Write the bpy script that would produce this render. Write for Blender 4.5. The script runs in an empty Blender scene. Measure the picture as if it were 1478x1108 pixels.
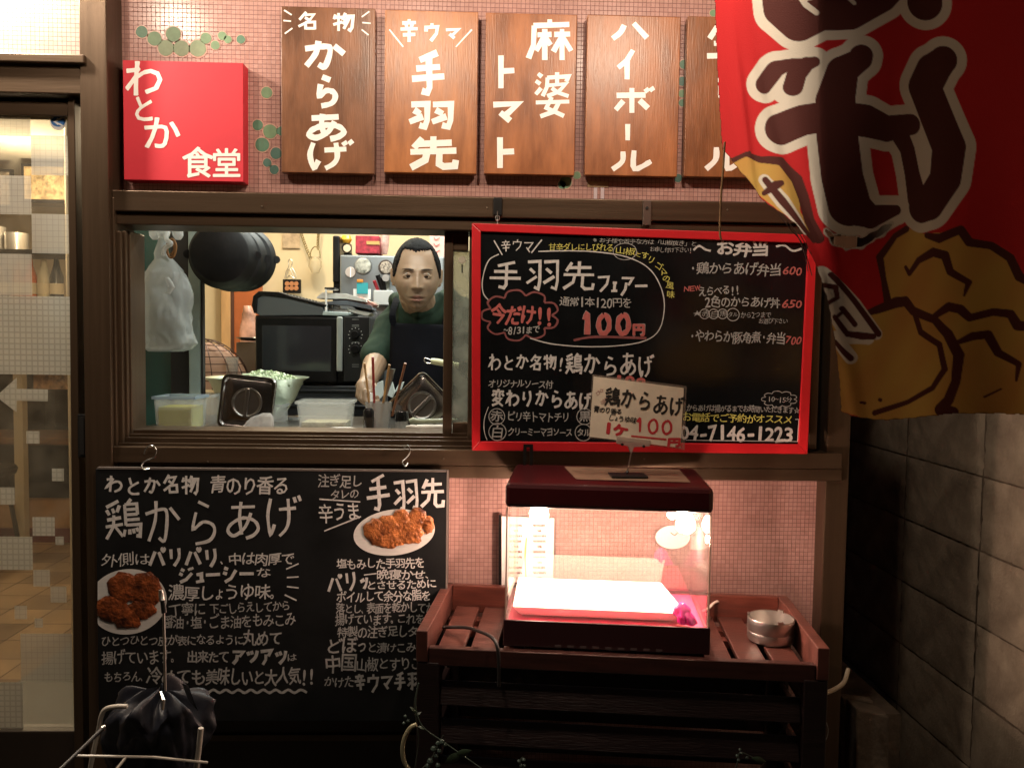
import bpy, bmesh, math, random
import numpy as np
from mathutils import Vector, Matrix, Euler, noise
random.seed(7)
sc = bpy.context.scene
C = sc.collection
R = math.radians
# ------------------------------------------------------------------ camera
cam = bpy.data.cameras.new('camera'); camo = bpy.data.objects.new('camera', cam); C.objects.link(camo)
F = 1190.0
cam.sensor_width = 36; cam.lens = F / 1478 * 36; cam.clip_start = 0.02; cam.clip_end = 200
camo.location = (0, -1.9, 1.5)
CR = Matrix.Rotation(R(-1.8), 3, 'Z') @ Matrix.Rotation(R(90 - 3.1), 3, 'X') @ Matrix.Rotation(R(0.8), 3, 'Z')
camo.rotation_euler = CR.to_euler()
sc.camera = camo
CL = Vector(camo.location); NR = np.array(CR); NC = np.array(CL)
def P(px, py, Y):
    """point on the plane y=Y seen at photo pixel px,py"""
    d = CR @ Vector(((px - 739) / F, -(py - 554) / F, -1))
    t = (Y - CL.y) / d.y
    return CL + d * t
# ------------------------------------------------------------------ world, light, exposure
w = bpy.data.worlds.new('World'); sc.world = w; w.use_nodes = True
nt = w.node_tree; bg = nt.nodes['Background']
sky = nt.nodes.new('ShaderNodeTexSky'); sky.sky_type = 'NISHITA'; sky.sun_disc = False
sky.sun_elevation = R(3); sky.sun_rotation = R(200)
nt.links.new(sky.outputs[0], bg.inputs[0]); bg.inputs[1].default_value = 0.0012
sc.view_settings.view_transform = 'Standard'; sc.view_settings.look = 'None'
sc.view_settings.exposure = 0.0; sc.view_settings.gamma = 1
def lamp(name, loc, energy, col, radius=0.04, kind='POINT', target=None, size=(0.3, 0.3), cone=None):
    l = bpy.data.lights.new(name, kind); l.energy = energy; l.color = col
    if kind == 'AREA':
        l.shape = 'RECTANGLE'; l.size, l.size_y = size
    else: l.shadow_soft_size = radius
    if kind == 'SPOT':
        l.spot_size = R(cone); l.spot_blend = 0.7
    o = bpy.data.objects.new(name, l); C.objects.link(o); o.location = loc
    if target is not None:
        o.rotation_euler = (Vector(target) - Vector(loc)).to_track_quat('-Z', 'Y').to_euler()
    return o
WARM = (1.0, 0.79, 0.60)
lamp('eave_lamp', (-0.20, -0.74, 2.38), 21, WARM, 0.035)
lamp('eave_lamp', (0.365, -0.69, 2.36), 20, WARM, 0.035)
lamp('eave_lamp', (-0.95, -0.70, 2.45), 14, WARM, 0.035)
lamp('door_lamp', (-1.18, -0.22, 2.40), 60, (1.0, 0.84, 0.66), 0.04)
s_=bpy.data.lights.new('added_moonlight','SUN'); s_.energy=0.02; s_.angle=R(10); s_.color=(.7,.8,1); s_=bpy.data.objects.new('added_moonlight',s_); C.objects.link(s_); s_.rotation_euler=(R(35),0,R(-20))  # faint cool light added as moonlight; no sun at night
lamp('kitchen_tube', (-0.15, 1.05, 2.42), 25, (0.94, 1.0, 0.92), kind='AREA', target=(-0.15, 1.0, 0), size=(0.9, 0.2))
lamp('kitchen_tube', (-0.15, 0.16, 2.02), 9, (0.92, 1.0, 0.92), kind='AREA', target=(-0.15, 0.55, 1.3), size=(0.9, 0.1)).data.energy = 6.5
lamp('kitchen_bulb', (-0.75, 1.30, 2.25), 19, (1.0, 0.80, 0.52), 0.05)
lamp('dining_bulb', (-2.0, 1.6, 2.3), 60, (1.0, 0.78, 0.5), 0.06)
lamp('dining_bulb', (-2.9, 3.4, 2.3), 60, (1.0, 0.78, 0.5), 0.06)

# ------------------------------------------------------------------ materials
MATS = {}
def mat(name, col, rough=0.5, metal=0.0, var=0.0, vscale=20.0, vstretch=(1, 1, 1), bump=0.0, bscale=60.0, bstretch=None,
        spec=0.5, emis=None, estr=1.0, coat=0.0, col2=None, trans=0.0, sss=0.0, objrand=0.0, rvar=0.0):
    if name in MATS: return MATS[name]
    m = bpy.data.materials.new(name); m.use_nodes = True; MATS[name] = m
    n = m.node_tree.nodes; L = m.node_tree.links; b = n['Principled BSDF']
    b.inputs['Base Color'].default_value = (*col, 1); b.inputs['Roughness'].default_value = rough
    b.inputs['Metallic'].default_value = metal; b.inputs['Specular IOR Level'].default_value = spec
    b.inputs['Coat Weight'].default_value = coat; b.inputs['Coat Roughness'].default_value = 0.12
    if trans: b.inputs['Transmission Weight'].default_value = trans
    if sss:
        b.inputs['Subsurface Weight'].default_value = sss; b.inputs['Subsurface Radius'].default_value = (0.01, 0.004, 0.002)
    if emis: b.inputs['Emission Color'].default_value = (*emis, 1); b.inputs['Emission Strength'].default_value = estr
    tc = n.new('ShaderNodeTexCoord')
    def mp(s):
        a = n.new('ShaderNodeMapping'); a.inputs['Scale'].default_value = s; L.new(tc.outputs['Object'], a.inputs[0]); return a
    if var or col2:
        a = mp(vstretch); t = n.new('ShaderNodeTexNoise'); t.inputs['Scale'].default_value = vscale; t.inputs['Detail'].default_value = 6
        t.inputs['Roughness'].default_value = 0.6
        L.new(a.outputs[0], t.inputs[0])
        r = n.new('ShaderNodeValToRGB'); r.color_ramp.elements[0].position = 0.32; r.color_ramp.elements[1].position = 0.68
        c2 = col2 or tuple(min(1, c * (1 + var)) for c in col); c1 = tuple(c * (1 - var) for c in col)
        r.color_ramp.elements[0].color = (*c1, 1); r.color_ramp.elements[1].color = (*c2, 1)
        L.new(t.outputs[0], r.inputs[0]); out = r.outputs[0]
        if objrand:
            oi = n.new('ShaderNodeObjectInfo'); hs = n.new('ShaderNodeHueSaturation'); mr = n.new('ShaderNodeMapRange')
            mr.inputs['To Min'].default_value = 1 - objrand; mr.inputs['To Max'].default_value = 1 + objrand
            L.new(oi.outputs['Random'], mr.inputs[0]); L.new(mr.outputs[0], hs.inputs['Value']); L.new(out, hs.inputs['Color']); out = hs.outputs[0]
        L.new(out, b.inputs['Base Color'])
        if rvar:
            mr = n.new('ShaderNodeMapRange'); mr.inputs['To Min'].default_value = max(0, rough - rvar); mr.inputs['To Max'].default_value = min(1, rough + rvar)
            L.new(t.outputs[0], mr.inputs[0]); L.new(mr.outputs[0], b.inputs['Roughness'])
    if bump:
        a = mp(bstretch or (1, 1, 1)); t = n.new('ShaderNodeTexNoise'); t.inputs['Scale'].default_value = bscale; t.inputs['Detail'].default_value = 5
        L.new(a.outputs[0], t.inputs[0]); bp = n.new('ShaderNodeBump'); bp.inputs['Strength'].default_value = bump; bp.inputs['Distance'].default_value = 0.004
        L.new(t.outputs[0], bp.inputs['Height']); L.new(bp.outputs[0], b.inputs['Normal'])
    return m
def pane(name, tint=(1, 1, 1), refl=1.0, haze=0.0, hazecol=(0.9, 0.9, 0.9), rough=0.02, base=0.04, bump=0.0):
    if name in MATS: return MATS[name]
    m = bpy.data.materials.new(name); m.use_nodes = True; MATS[name] = m
    n = m.node_tree.nodes; L = m.node_tree.links; n.clear()
    o = n.new('ShaderNodeOutputMaterial'); t = n.new('ShaderNodeBsdfTransparent'); t.inputs[0].default_value = (*tint, 1)
    g = n.new('ShaderNodeBsdfGlossy'); g.inputs['Roughness'].default_value = rough
    fr = n.new('ShaderNodeLayerWeight'); fr.inputs[0].default_value = 0.25
    mr = n.new('ShaderNodeMapRange'); mr.inputs['To Min'].default_value = base * refl; mr.inputs['To Max'].default_value = 0.7 * refl
    L.new(fr.outputs['Fresnel'], mr.inputs[0]); mx = n.new('ShaderNodeMixShader')
    L.new(mr.outputs[0], mx.inputs[0]); L.new(t.outputs[0], mx.inputs[1]); L.new(g.outputs[0], mx.inputs[2])
    last = mx
    if haze:
        d = n.new('ShaderNodeBsdfDiffuse'); d.inputs[0].default_value = (*hazecol, 1)
        tl = n.new('ShaderNodeBsdfTranslucent'); tl.inputs[0].default_value = (*hazecol, 1)
        m1 = n.new('ShaderNodeMixShader'); L.new(d.outputs[0], m1.inputs[1]); L.new(tl.outputs[0], m1.inputs[2])
        m2 = n.new('ShaderNodeMixShader')
        tc = n.new('ShaderNodeTexCoord'); nz = n.new('ShaderNodeTexNoise'); nz.inputs['Scale'].default_value = 25
        L.new(tc.outputs['Object'], nz.inputs[0]); m3 = n.new('ShaderNodeMath'); m3.operation = 'MULTIPLY'; m3.inputs[1].default_value = haze * 2
        L.new(nz.outputs[0], m3.inputs[0]); L.new(m3.outputs[0], m2.inputs[0])
        L.new(mx.outputs[0], m2.inputs[1]); L.new(m1.outputs[0], m2.inputs[2]); last = m2
        if bump:
            bp = n.new('ShaderNodeBump'); bp.inputs['Strength'].default_value = bump; bp.inputs['Distance'].default_value = 0.01
            L.new(nz.outputs[0], bp.inputs['Height']); L.new(bp.outputs[0], g.inputs['Normal']); L.new(bp.outputs[0], d.inputs['Normal'])
    L.new(last.outputs[0], o.inputs[0])
    return m
def grid_mat(name, c1, c2, grout, pitch, line, rough=0.25, bump=0.6, plane='XZ', film=0.0):
    """small square mosaic: colour, dark joints and recessed joints"""
    if name in MATS: return MATS[name]
    m = bpy.data.materials.new(name); m.use_nodes = True; MATS[name] = m
    n = m.node_tree.nodes; L = m.node_tree.links; b = n['Principled BSDF']
    tc = n.new('ShaderNodeTexCoord'); sp = n.new('ShaderNodeSeparateXYZ'); L.new(tc.outputs['Object'], sp.inputs[0])
    def M(op, a, v=None, b2=None):
        x = n.new('ShaderNodeMath'); x.operation = op
        if isinstance(a, (int, float)): x.inputs[0].default_value = a
        else: L.new(a, x.inputs[0])
        if v is not None:
            if isinstance(v, (int, float)): x.inputs[1].default_value = v
            else: L.new(v, x.inputs[1])
        return x.outputs[0]
    idx = {'X': 0, 'Y': 1, 'Z': 2}
    u = M('DIVIDE', sp.outputs[idx[plane[0]]], pitch); v = M('DIVIDE', sp.outputs[idx[plane[1]]], pitch)
    fu = M('FRACT', u); fv = M('FRACT', v)
    du = M('MINIMUM', fu, M('SUBTRACT', 1.0, fu)); dv = M('MINIMUM', fv, M('SUBTRACT', 1.0, fv))
    d = M('MINIMUM', du, dv)
    mr = n.new('ShaderNodeMapRange'); mr.interpolation_type = 'SMOOTHSTEP'; mr.inputs['From Min'].default_value = line * 0.5; mr.inputs['From Max'].default_value = line * 1.3
    L.new(d, mr.inputs[0])
    cb = n.new('ShaderNodeCombineXYZ'); L.new(M('FLOOR', u), cb.inputs[0]); L.new(M('FLOOR', v), cb.inputs[1])
    wn = n.new('ShaderNodeTexWhiteNoise'); wn.noise_dimensions = '2D'; L.new(cb.outputs[0], wn.inputs[0])
    nz = n.new('ShaderNodeTexNoise'); nz.inputs['Scale'].default_value = 3; nz.inputs['Detail'].default_value = 4; L.new(tc.outputs['Object'], nz.inputs[0])
    av = M('ADD', M('MULTIPLY', wn.outputs[0], 0.6), M('MULTIPLY', nz.outputs[0], 0.4))
    mc = n.new('ShaderNodeMix'); mc.data_type = 'RGBA'; L.new(av, mc.inputs[0]); mc.inputs[6].default_value = (*c1, 1); mc.inputs[7].default_value = (*c2, 1)
    m2 = n.new('ShaderNodeMix'); m2.data_type = 'RGBA'; L.new(mr.outputs[0], m2.inputs[0]); m2.inputs[6].default_value = (*grout, 1); L.new(mc.outputs[2], m2.inputs[7])
    n2 = n.new('ShaderNodeTexNoise'); n2.inputs['Scale'].default_value = 2.2; n2.inputs['Detail'].default_value = 8; n2.inputs['Roughness'].default_value = .7; L.new(tc.outputs['Object'], n2.inputs[0])
    r2 = n.new('ShaderNodeMapRange'); r2.inputs['From Min'].default_value = .35; r2.inputs['From Max'].default_value = .6; r2.inputs['To Min'].default_value = .74; r2.inputs['To Max'].default_value = 1.0; L.new(n2.outputs[0], r2.inputs[0])
    hs = n.new('ShaderNodeHueSaturation'); L.new(r2.outputs[0], hs.inputs['Value']); L.new(m2.outputs[2], hs.inputs['Color']); L.new(hs.outputs[0], b.inputs['Base Color'])
    rr = n.new('ShaderNodeMapRange'); rr.inputs['To Min'].default_value = 0.8; rr.inputs['To Max'].default_value = rough
    L.new(mr.outputs[0], rr.inputs[0]); L.new(rr.outputs[0], b.inputs['Roughness'])
    bp = n.new('ShaderNodeBump'); bp.inputs['Strength'].default_value = bump; bp.inputs['Distance'].default_value = 0.001
    hh = M('ADD', mr.outputs[0], M('MULTIPLY', wn.outputs[0], 0.25))
    L.new(hh, bp.inputs['Height']); L.new(bp.outputs[0], b.inputs['Normal'])
    return m
BRONZE = mat('bronze_aluminium', (0.088, 0.057, 0.035), 0.36, 0.6, var=0.12, vscale=6, vstretch=(0.4, 1, 14), bump=0.10, bscale=90, bstretch=(0.15, 1, 10), rvar=0.06)
BRONZEV = mat('bronze_aluminium_upright', (0.088, 0.057, 0.035), 0.36, 0.6, var=0.12, vscale=6, vstretch=(14, 1, 0.4), bump=0.10, bscale=90, bstretch=(10, 1, 0.15), rvar=0.06)
DARK = mat('dark_gap', (0.01, 0.008, 0.007), 0.7)
MOSAIC = grid_mat('pink_mosaic', (0.40, 0.225, 0.195), (0.52, 0.31, 0.275), (0.19, 0.09, 0.08), 0.0098, 0.055, rough=0.22)
WOODS = [mat('stained_plywood_%d' % i, c, 0.37, var=0.22, vscale=6, vstretch=(4.5, 1, 1.1), bump=0.16, bscale=30, bstretch=(12, 1, 0.7), col2=c2, rvar=0.10, coat=.22)
         for i, (c, c2) in enumerate([((0.14, 0.053, 0.020), (0.24, 0.095, 0.038)), ((0.28, 0.092, 0.023), (0.45, 0.165, 0.045)), ((0.24, 0.074, 0.018), (0.38, 0.13, 0.035)),
                                      ((0.24, 0.077, 0.020), (0.37, 0.128, 0.037)), ((0.17, 0.058, 0.016), (0.29, 0.10, 0.029))])]
WHITEP = mat('white_lettering', (0.90, 0.88, 0.85), 0.4, var=0.03, vscale=40)
CHALK = mat('chalk_marker_white', (0.52, 0.505, 0.49), 0.75, var=0.14, vscale=160)
CHALKD = mat('chalk_marker_thin_dimmed_white', (0.33, 0.325, 0.315), 0.75, var=0.18, vscale=160)  # thin strokes; colour also dimmed for the weaker light low on the chalkboard
YEL = mat('chalk_marker_yellow', (0.55, 0.52, 0.12), 0.75, var=0.1, vscale=120)
CRED = mat('chalk_marker_red', (0.42, 0.10, 0.09), 0.75, var=0.15, vscale=120)
CREDD = mat('chalk_marker_dull_red', (0.20, 0.055, 0.055), 0.75, var=0.15, vscale=120)
BOARD = mat('blackboard', (0.008, 0.0085, 0.009), 0.55, var=0.35, vscale=9, spec=0.2, rvar=0.1)
BOARDG = mat('glossy_blackboard', (0.006, 0.007, 0.008), 0.16, var=0.3, vscale=9, spec=0.45, rvar=0.04)
REDP = mat('red_painted_frame', (0.50, 0.012, 0.018), 0.38, var=0.06, vscale=30)
REDS = mat('red_sign_face', (0.60, 0.022, 0.042), 0.6, var=0.04, vscale=12, bump=0.04)

for q in WOODS: q.node_tree.nodes['Principled BSDF'].inputs['Coat Roughness'].default_value = .36
# ------------------------------------------------------------------ mesh helpers
class MB:
    def __init__(s): s.v = []; s.f = []
    def add(s, vs, fs):
        b = len(s.v); s.v += [tuple(x) for x in vs]; s.f += [tuple(i + b for i in f) for f in fs]; return s
    def box(s, x0, x1, y0, y1, z0, z1):
        if x0 > x1: x0, x1 = x1, x0
        if y0 > y1: y0, y1 = y1, y0
        if z0 > z1: z0, z1 = z1, z0
        return s.add([(x0, y0, z0), (x1, y0, z0), (x1, y1, z0), (x0, y1, z0), (x0, y0, z1), (x1, y0, z1), (x1, y1, z1), (x0, y1, z1)],
                     [(0, 3, 2, 1), (4, 5, 6, 7), (0, 1, 5, 4), (1, 2, 6, 5), (2, 3, 7, 6), (3, 0, 4, 7)])
    def obox(s, M, sx, sy, sz):
        vs = [M @ Vector((a * sx / 2, b * sy / 2, c * sz / 2)) for c in (-1, 1) for a, b in ((-1, -1), (1, -1), (1, 1), (-1, 1))]
        return s.add(vs, [(0, 3, 2, 1), (4, 5, 6, 7), (0, 1, 5, 4), (1, 2, 6, 5), (2, 3, 7, 6), (3, 0, 4, 7)])
    def tube(s, pts, r, n=8, caps=True):
        pts = [Vector(p) for p in pts]; rs = r if isinstance(r, (list, tuple)) else [r] * len(pts)
        rings = []; up = None
        for i, p in enumerate(pts):
            t = (pts[min(i + 1, len(pts) - 1)] - pts[max(i - 1, 0)]).normalized()
            if up is None: up = Vector((0, 0, 1)) if abs(t.z) < 0.9 else Vector((1, 0, 0))
            a = t.cross(up).normalized(); up = a.cross(t).normalized()
            rings.append([p + (a * math.cos(2 * math.pi * k / n) + up * math.sin(2 * math.pi * k / n)) * rs[i] for k in range(n)])
        vs = [v for q in rings for v in q]; fs = []
        for i in range(len(pts) - 1):
            for k in range(n):
                fs.append((i * n + k, i * n + (k + 1) % n, (i + 1) * n + (k + 1) % n, (i + 1) * n + k))
        if caps: fs.append(tuple(range(n - 1, -1, -1))); fs.append(tuple(range((len(pts) - 1) * n, len(pts) * n)))
        return s.add(vs, fs)
    def lathe(s, prof, M, n=32, close=False):
        """prof: (r,z) list turned about local z, placed by M"""
        vs = [M @ Vector((r * math.cos(2 * math.pi * k / n), r * math.sin(2 * math.pi * k / n), z)) for r, z in prof for k in range(n)]
        fs = [(i * n + k, i * n + (k + 1) % n, (i + 1) * n + (k + 1) % n, (i + 1) * n + k) for i in range(len(prof) - 1) for k in range(n)]
        return s.add(vs, fs)
    def prism(s, poly, y0, y1):
        """poly of (x,z) points extruded in y, front at y0"""
        n = len(poly)
        vs = [(x, y0, z) for x, z in poly] + [(x, y1, z) for x, z in poly]
        fs = [tuple(range(n)), tuple(range(2 * n - 1, n - 1, -1))] + [(i, i + n, (i + 1) % n + n, (i + 1) % n) for i in range(n)]
        return s.add(vs, fs)
    def mesh(s, name, m):
        me = bpy.data.meshes.new(name); me.from_pydata(s.v, [], s.f); me.update()
        if m: me.materials.append(m)
        return me
def smooth(me, ang=40):
    me.polygons.foreach_set('use_smooth', [True] * len(me.polygons))
    try: me.set_sharp_from_angle(angle=R(ang))
    except Exception: pass
def fixn(me):
    bm = bmesh.new(); bm.from_mesh(me); bmesh.ops.recalc_face_normals(bm, faces=bm.faces); bm.to_mesh(me); bm.free()
def obj(name, mb, m, parent=None, bevel=0, sm=False, fix=True, kind=None, sub=0):
    me = mb.mesh(name, m) if isinstance(mb, MB) else mb
    if fix: fixn(me)
    if sm: smooth(me, sm if not isinstance(sm, bool) else 40)
    o = bpy.data.objects.new(name, me); C.objects.link(o)
    if parent: o.parent = parent; o.matrix_parent_inverse = Matrix.Translation(-Vector(parent['_o'])) if '_o' in parent else Matrix.Identity(4)
    if kind: o['kind'] = kind
    if bevel:
        b = o.modifiers.new('bevel', 'BEVEL'); b.width = bevel; b.segments = 2; b.limit_method = 'ANGLE'; b.angle_limit = R(50)
    if sub:
        b = o.modifiers.new('sub', 'SUBSURF'); b.levels = sub; b.render_levels = sub
    return o
def thing(name, label, cat, loc=(0, 0, 0), group=None):
    o = bpy.data.objects.new(name, None); C.objects.link(o); o.location = loc; o['_o'] = list(loc); o.empty_display_size = 0.05
    o['label'] = label; o['category'] = cat
    if group: o['group'] = group
    return o
def tag(o, label, cat, group=None):
    o['label'] = label; o['category'] = cat
    if group: o['group'] = group
    return o
def rect(px0, py0, px1, py1, Y):
    cx, cy = (px0 + px1) / 2, (py0 + py1) / 2
    return P(px0, cy, Y).x, P(px1, cy, Y).x, P(cx, py1, Y).z, P(cx, py0, Y).z
def pbox(mb, px0, py0, px1, py1, Y, depth):
    x0, x1, z0, z1 = rect(px0, py0, px1, py1, Y)
    return mb.box(x0, x1, Y, Y + depth, z0, z1)
def catmull(pts, k=5):
    if len(pts) < 3: return [tuple(p) for p in pts]
    q = [pts[0]] + list(pts) + [pts[-1]]; out = []
    for i in range(1, len(q) - 2):
        p0, p1, p2, p3 = [np.array(a, float) for a in q[i - 1:i + 3]]
        for j in range(k):
            t = j / k
            out.append(tuple(0.5 * ((2 * p1) + (-p0 + p2) * t + (2 * p0 - 5 * p1 + 4 * p2 - p3) * t * t + (-p0 + 3 * p1 - 3 * p2 + p3) * t ** 3)))
    out.append(tuple(map(float, pts[-1]))); return out
def cpath(pix, Y, k=4):
    """smooth 3D path through pixel points; Y may be a number or per point"""
    ys = Y if isinstance(Y, (list, tuple)) else [Y] * len(pix)
    return [Vector(p) for p in catmull([tuple(P(a, b, y)) for (a, b), y in zip(pix, ys)], k)]

# ------------------------------------------------------------------ lettering
GL = {}
def S_(ch, *st): GL[ch] = st
S_('か', [(5,30),(48,22),(62,28),(60,58),(50,92),(36,84)], [(36,3),(30,45),(8,90)], [(72,20),(95,48)])
S_('ら', [(35,5),(64,15)], [(30,28),(24,64),(50,48),(76,53),(82,70),(68,88),(32,96)])
S_('あ', [(16,18),(80,13)], [(42,2),(40,45),(48,88)], [(70,30),(56,68),(28,92),(10,80),(20,60),(50,44),(80,50),(92,70),(80,88),(60,97)])
S_('げ', [(15,8),(8,50),(16,94),(26,70)], [(38,34),(84,30)], [(62,8),(65,55),(58,80),(40,98)], [(78,4),(83,17)], [(90,0),(96,13)])
S_('手', [(76,3),(26,20)], [(16,40),(84,36)], [(4,64),(96,58)], [(52,14),(54,84),(48,96),(32,92)])
S_('羽', [(8,12),(44,10),(43,70),(38,94),(26,88)], [(14,32),(28,46)], [(4,76),(34,56)], [(56,12),(96,10),(95,70),(90,94),(76,88)], [(62,32),(78,46)], [(54,76),(86,56)])
S_('先', [(28,8),(12,38)], [(20,26),(86,22)], [(50,3),(50,48)], [(5,50),(95,46)], [(38,50),(34,74),(6,97)], [(62,48),(61,86),(70,94),(92,92),(94,74)])
S_('辛', [(50,2),(50,16)], [(15,18),(85,16)], [(34,24),(40,40)], [(66,22),(60,40)], [(6,44),(94,42)], [(18,68),(82,66)], [(50,44),(50,98)])
S_('ウ', [(50,2),(50,20)], [(12,46),(12,24),(86,21),(78,58),(42,96)])
S_('マ', [(6,18),(90,14),(46,66)], [(30,52),(64,88)])
S_('名', [(42,3),(10,44)], [(36,18),(78,16),(54,52),(6,80)], [(36,32),(56,46)], [(38,58),(40,96)], [(38,58),(82,56),(82,96)], [(40,90),(82,90)])
S_('物', [(14,12),(6,36)], [(10,28),(46,26)], [(28,4),(28,97)], [(3,64),(46,50)], [(60,4),(46,40)], [(58,20),(96,20),(90,80),(82,94),(72,86)], [(72,22),(48,62)], [(84,22),(52,86)])
S_('麻', [(50,1),(50,13)], [(14,16),(93,13)], [(16,16),(14,62),(3,94)], [(23,38),(54,37)], [(39,24),(39,98)], [(38,42),(20,76)], [(40,44),(52,62)], [(60,37),(95,36)], [(77,24),(77,98)], [(76,42),(58,78)], [(78,42),(97,76)])
S_('婆', [(12,4),(22,11)], [(6,20),(18,27)], [(6,50),(20,36)], [(36,13),(92,10),(86,22)], [(37,13),(35,34),(24,54)], [(62,1),(62,28)], [(40,30),(84,27),(66,44),(36,54)], [(48,36),(64,46),(92,54)], [(48,56),(34,80),(80,98)], [(68,66),(54,88),(18,99)], [(6,68),(94,66)])
S_('ト', [(34,2),(34,98)], [(36,48),(86,46)])
S_('ハ', [(36,18),(26,58),(6,92)], [(60,8),(94,88)])
S_('イ', [(84,4),(52,38),(8,60)], [(54,38),(54,97)])
S_('ボ', [(10,32),(78,30)], [(46,4),(46,97)], [(26,52),(8,86)], [(64,50),(84,80)], [(78,6),(84,19)], [(90,2),(96,15)])
S_('ビ', [(22,6),(22,80),(34,90),(80,88)], [(72,34),(24,50)], [(78,4),(84,17)], [(90,0),(96,13)])
S_('生', [(30,6),(10,44)], [(24,26),(86,24)], [(52,2),(52,92)], [(20,58),(82,56)], [(4,94),(96,92)])
S_('|', [(50,3),(50,97)])
S_('ー', [(4,52),(96,46)])
S_('ル', [(30,10),(28,58),(5,95)], [(56,5),(57,92),(96,56)])
S_('鶏', [(42,3),(8,17)], [(8,24),(15,37)], [(24,21),(28,33)], [(44,14),(36,31)], [(8,49),(46,45)], [(3,66),(50,62)], [(27,38),(24,66),(3,97)], [(28,66),(48,93)],
   [(76,0),(66,11)], [(58,13),(58,66)], [(58,13),(91,13),(91,40)], [(58,26),(91,26)], [(58,39),(91,39)], [(58,52),(96,52)], [(58,65),(98,65),(94,95),(84,93)], [(55,76),(50,93)], [(67,76),(67,89)], [(77,75),(79,87)], [(86,73),(90,83)])
S_('フ', [(10,18),(90,14),(78,55),(28,95)])
S_('ェ', [(25,50),(76,49)], [(50,50),(50,88)], [(14,91),(86,88)])
S_('ア', [(8,14),(90,11),(62,46)], [(46,34),(42,66),(16,96)])
S_('わ', [(30,3),(30,98)], [(6,28),(40,24),(5,76),(40,44),(72,35),(92,52),(85,78),(55,96)])
S_('と', [(28,4),(40,42)], [(82,28),(34,56),(28,80),(48,93),(86,91)])
S_('変', [(50,1),(50,13)], [(8,16),(92,14)], [(38,16),(34,42)], [(61,16),(61,42),(54,40)], [(22,26),(8,44)], [(77,24),(93,40)], [(42,48),(14,74)], [(37,57),(76,55),(50,84),(12,99)], [(34,66),(92,98)])
S_('り', [(28,10),(24,52),(36,44)], [(70,5),(74,50),(48,96)])
S_('パ', [(36,22),(6,94)], [(58,24),(92,90)], [(84,2),(92,10),(84,18),(76,10),(84,2)])
S_('リ', [(26,8),(26,58)], [(74,5),(72,54),(40,96)])
S_('ツ', [(14,24),(26,48)], [(42,18),(52,42)], [(88,16),(74,60),(34,94)])
S_('ッ', [(20,44),(30,62)], [(42,38),(52,58)], [(88,36),(74,70),(40,97)])
S_('ジ', [(18,12),(40,22)], [(8,38),(30,48)], [(14,92),(54,74),(90,34)], [(70,4),(78,17)], [(84,0),(92,13)])
S_('シ', [(18,12),(42,22)], [(8,38),(32,48)], [(14,92),(56,74),(92,30)])
S_('ュ', [(20,46),(72,44),(66,86)], [(8,90),(94,86)])
S_('1', [(28,28),(56,6),(54,96)])
S_('0', [(50,5),(22,24),(14,56),(28,88),(54,94),(82,74),(86,38),(70,10),(50,5)])
SHARP = set('手羽先辛マ名物麻生鶏フェアト変ボイウ婆ジシュ|ー')
def ribbon(pts, w, k=4, sm=True, taper=0.0):
    """flat stroke outline in 2D pixel units -> verts, faces"""
    pts = [(float(a), float(b)) for a, b in pts]
    if sm and len(pts) > 2: pts = catmull(pts, k)
    n = len(pts); vs = []
    for i, p in enumerate(pts):
        a = pts[max(i - 1, 0)]; b = pts[min(i + 1, n - 1)]
        if 0 < i < n - 1:
            d1 = np.array(p) - np.array(a); d2 = np.array(b) - np.array(p)
            d1 /= (np.linalg.norm(d1) + 1e-9); d2 /= (np.linalg.norm(d2) + 1e-9); t = d1 + d2
            m = np.linalg.norm(t); t = t / (m + 1e-9); sc_ = min(1.9, 1 / max(0.4, m / 2))
        else:
            t = np.array(b) - np.array(a); t = t / (np.linalg.norm(t) + 1e-9); sc_ = 1
        nn = np.array((-t[1], t[0])) * w / 2 * sc_ * (1 - taper * i / max(1, n - 1)) * (1 + 0.10 * math.sin(i * 1.1 + p[0] * .37) + .05 * math.sin(i * 2.9 + p[1]))
        vs += [(p[0] + nn[0], p[1] + nn[1]), (p[0] - nn[0], p[1] - nn[1])]
    return vs, [(2 * i, 2 * i + 1, 2 * i + 3, 2 * i + 2) for i in range(n - 1)]
_fc = {}
def glyph(ch):
    if ch in _fc: return _fc[ch]
    cu = bpy.data.curves.new('g', 'FONT'); cu.body = ch; cu.resolution_u = 2
    o = bpy.data.objects.new('g', cu); C.objects.link(o)
    dg = bpy.context.evaluated_depsgraph_get(); me = bpy.data.meshes.new_from_object(o.evaluated_get(dg))
    vs = [(v.co.x, v.co.y) for v in me.vertices]; fs = [tuple(p.vertices) for p in me.polygons]
    bpy.data.objects.remove(o); bpy.data.curves.remove(cu); bpy.data.meshes.remove(me)
    _fc[ch] = (vs, fs); return _fc[ch]
_em = None
SMALL = set('ょゅっッュェ、。・!1234567890-/〜ABCDEFGHIJKLMNOPQRSTUVWXYZ ')
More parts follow.
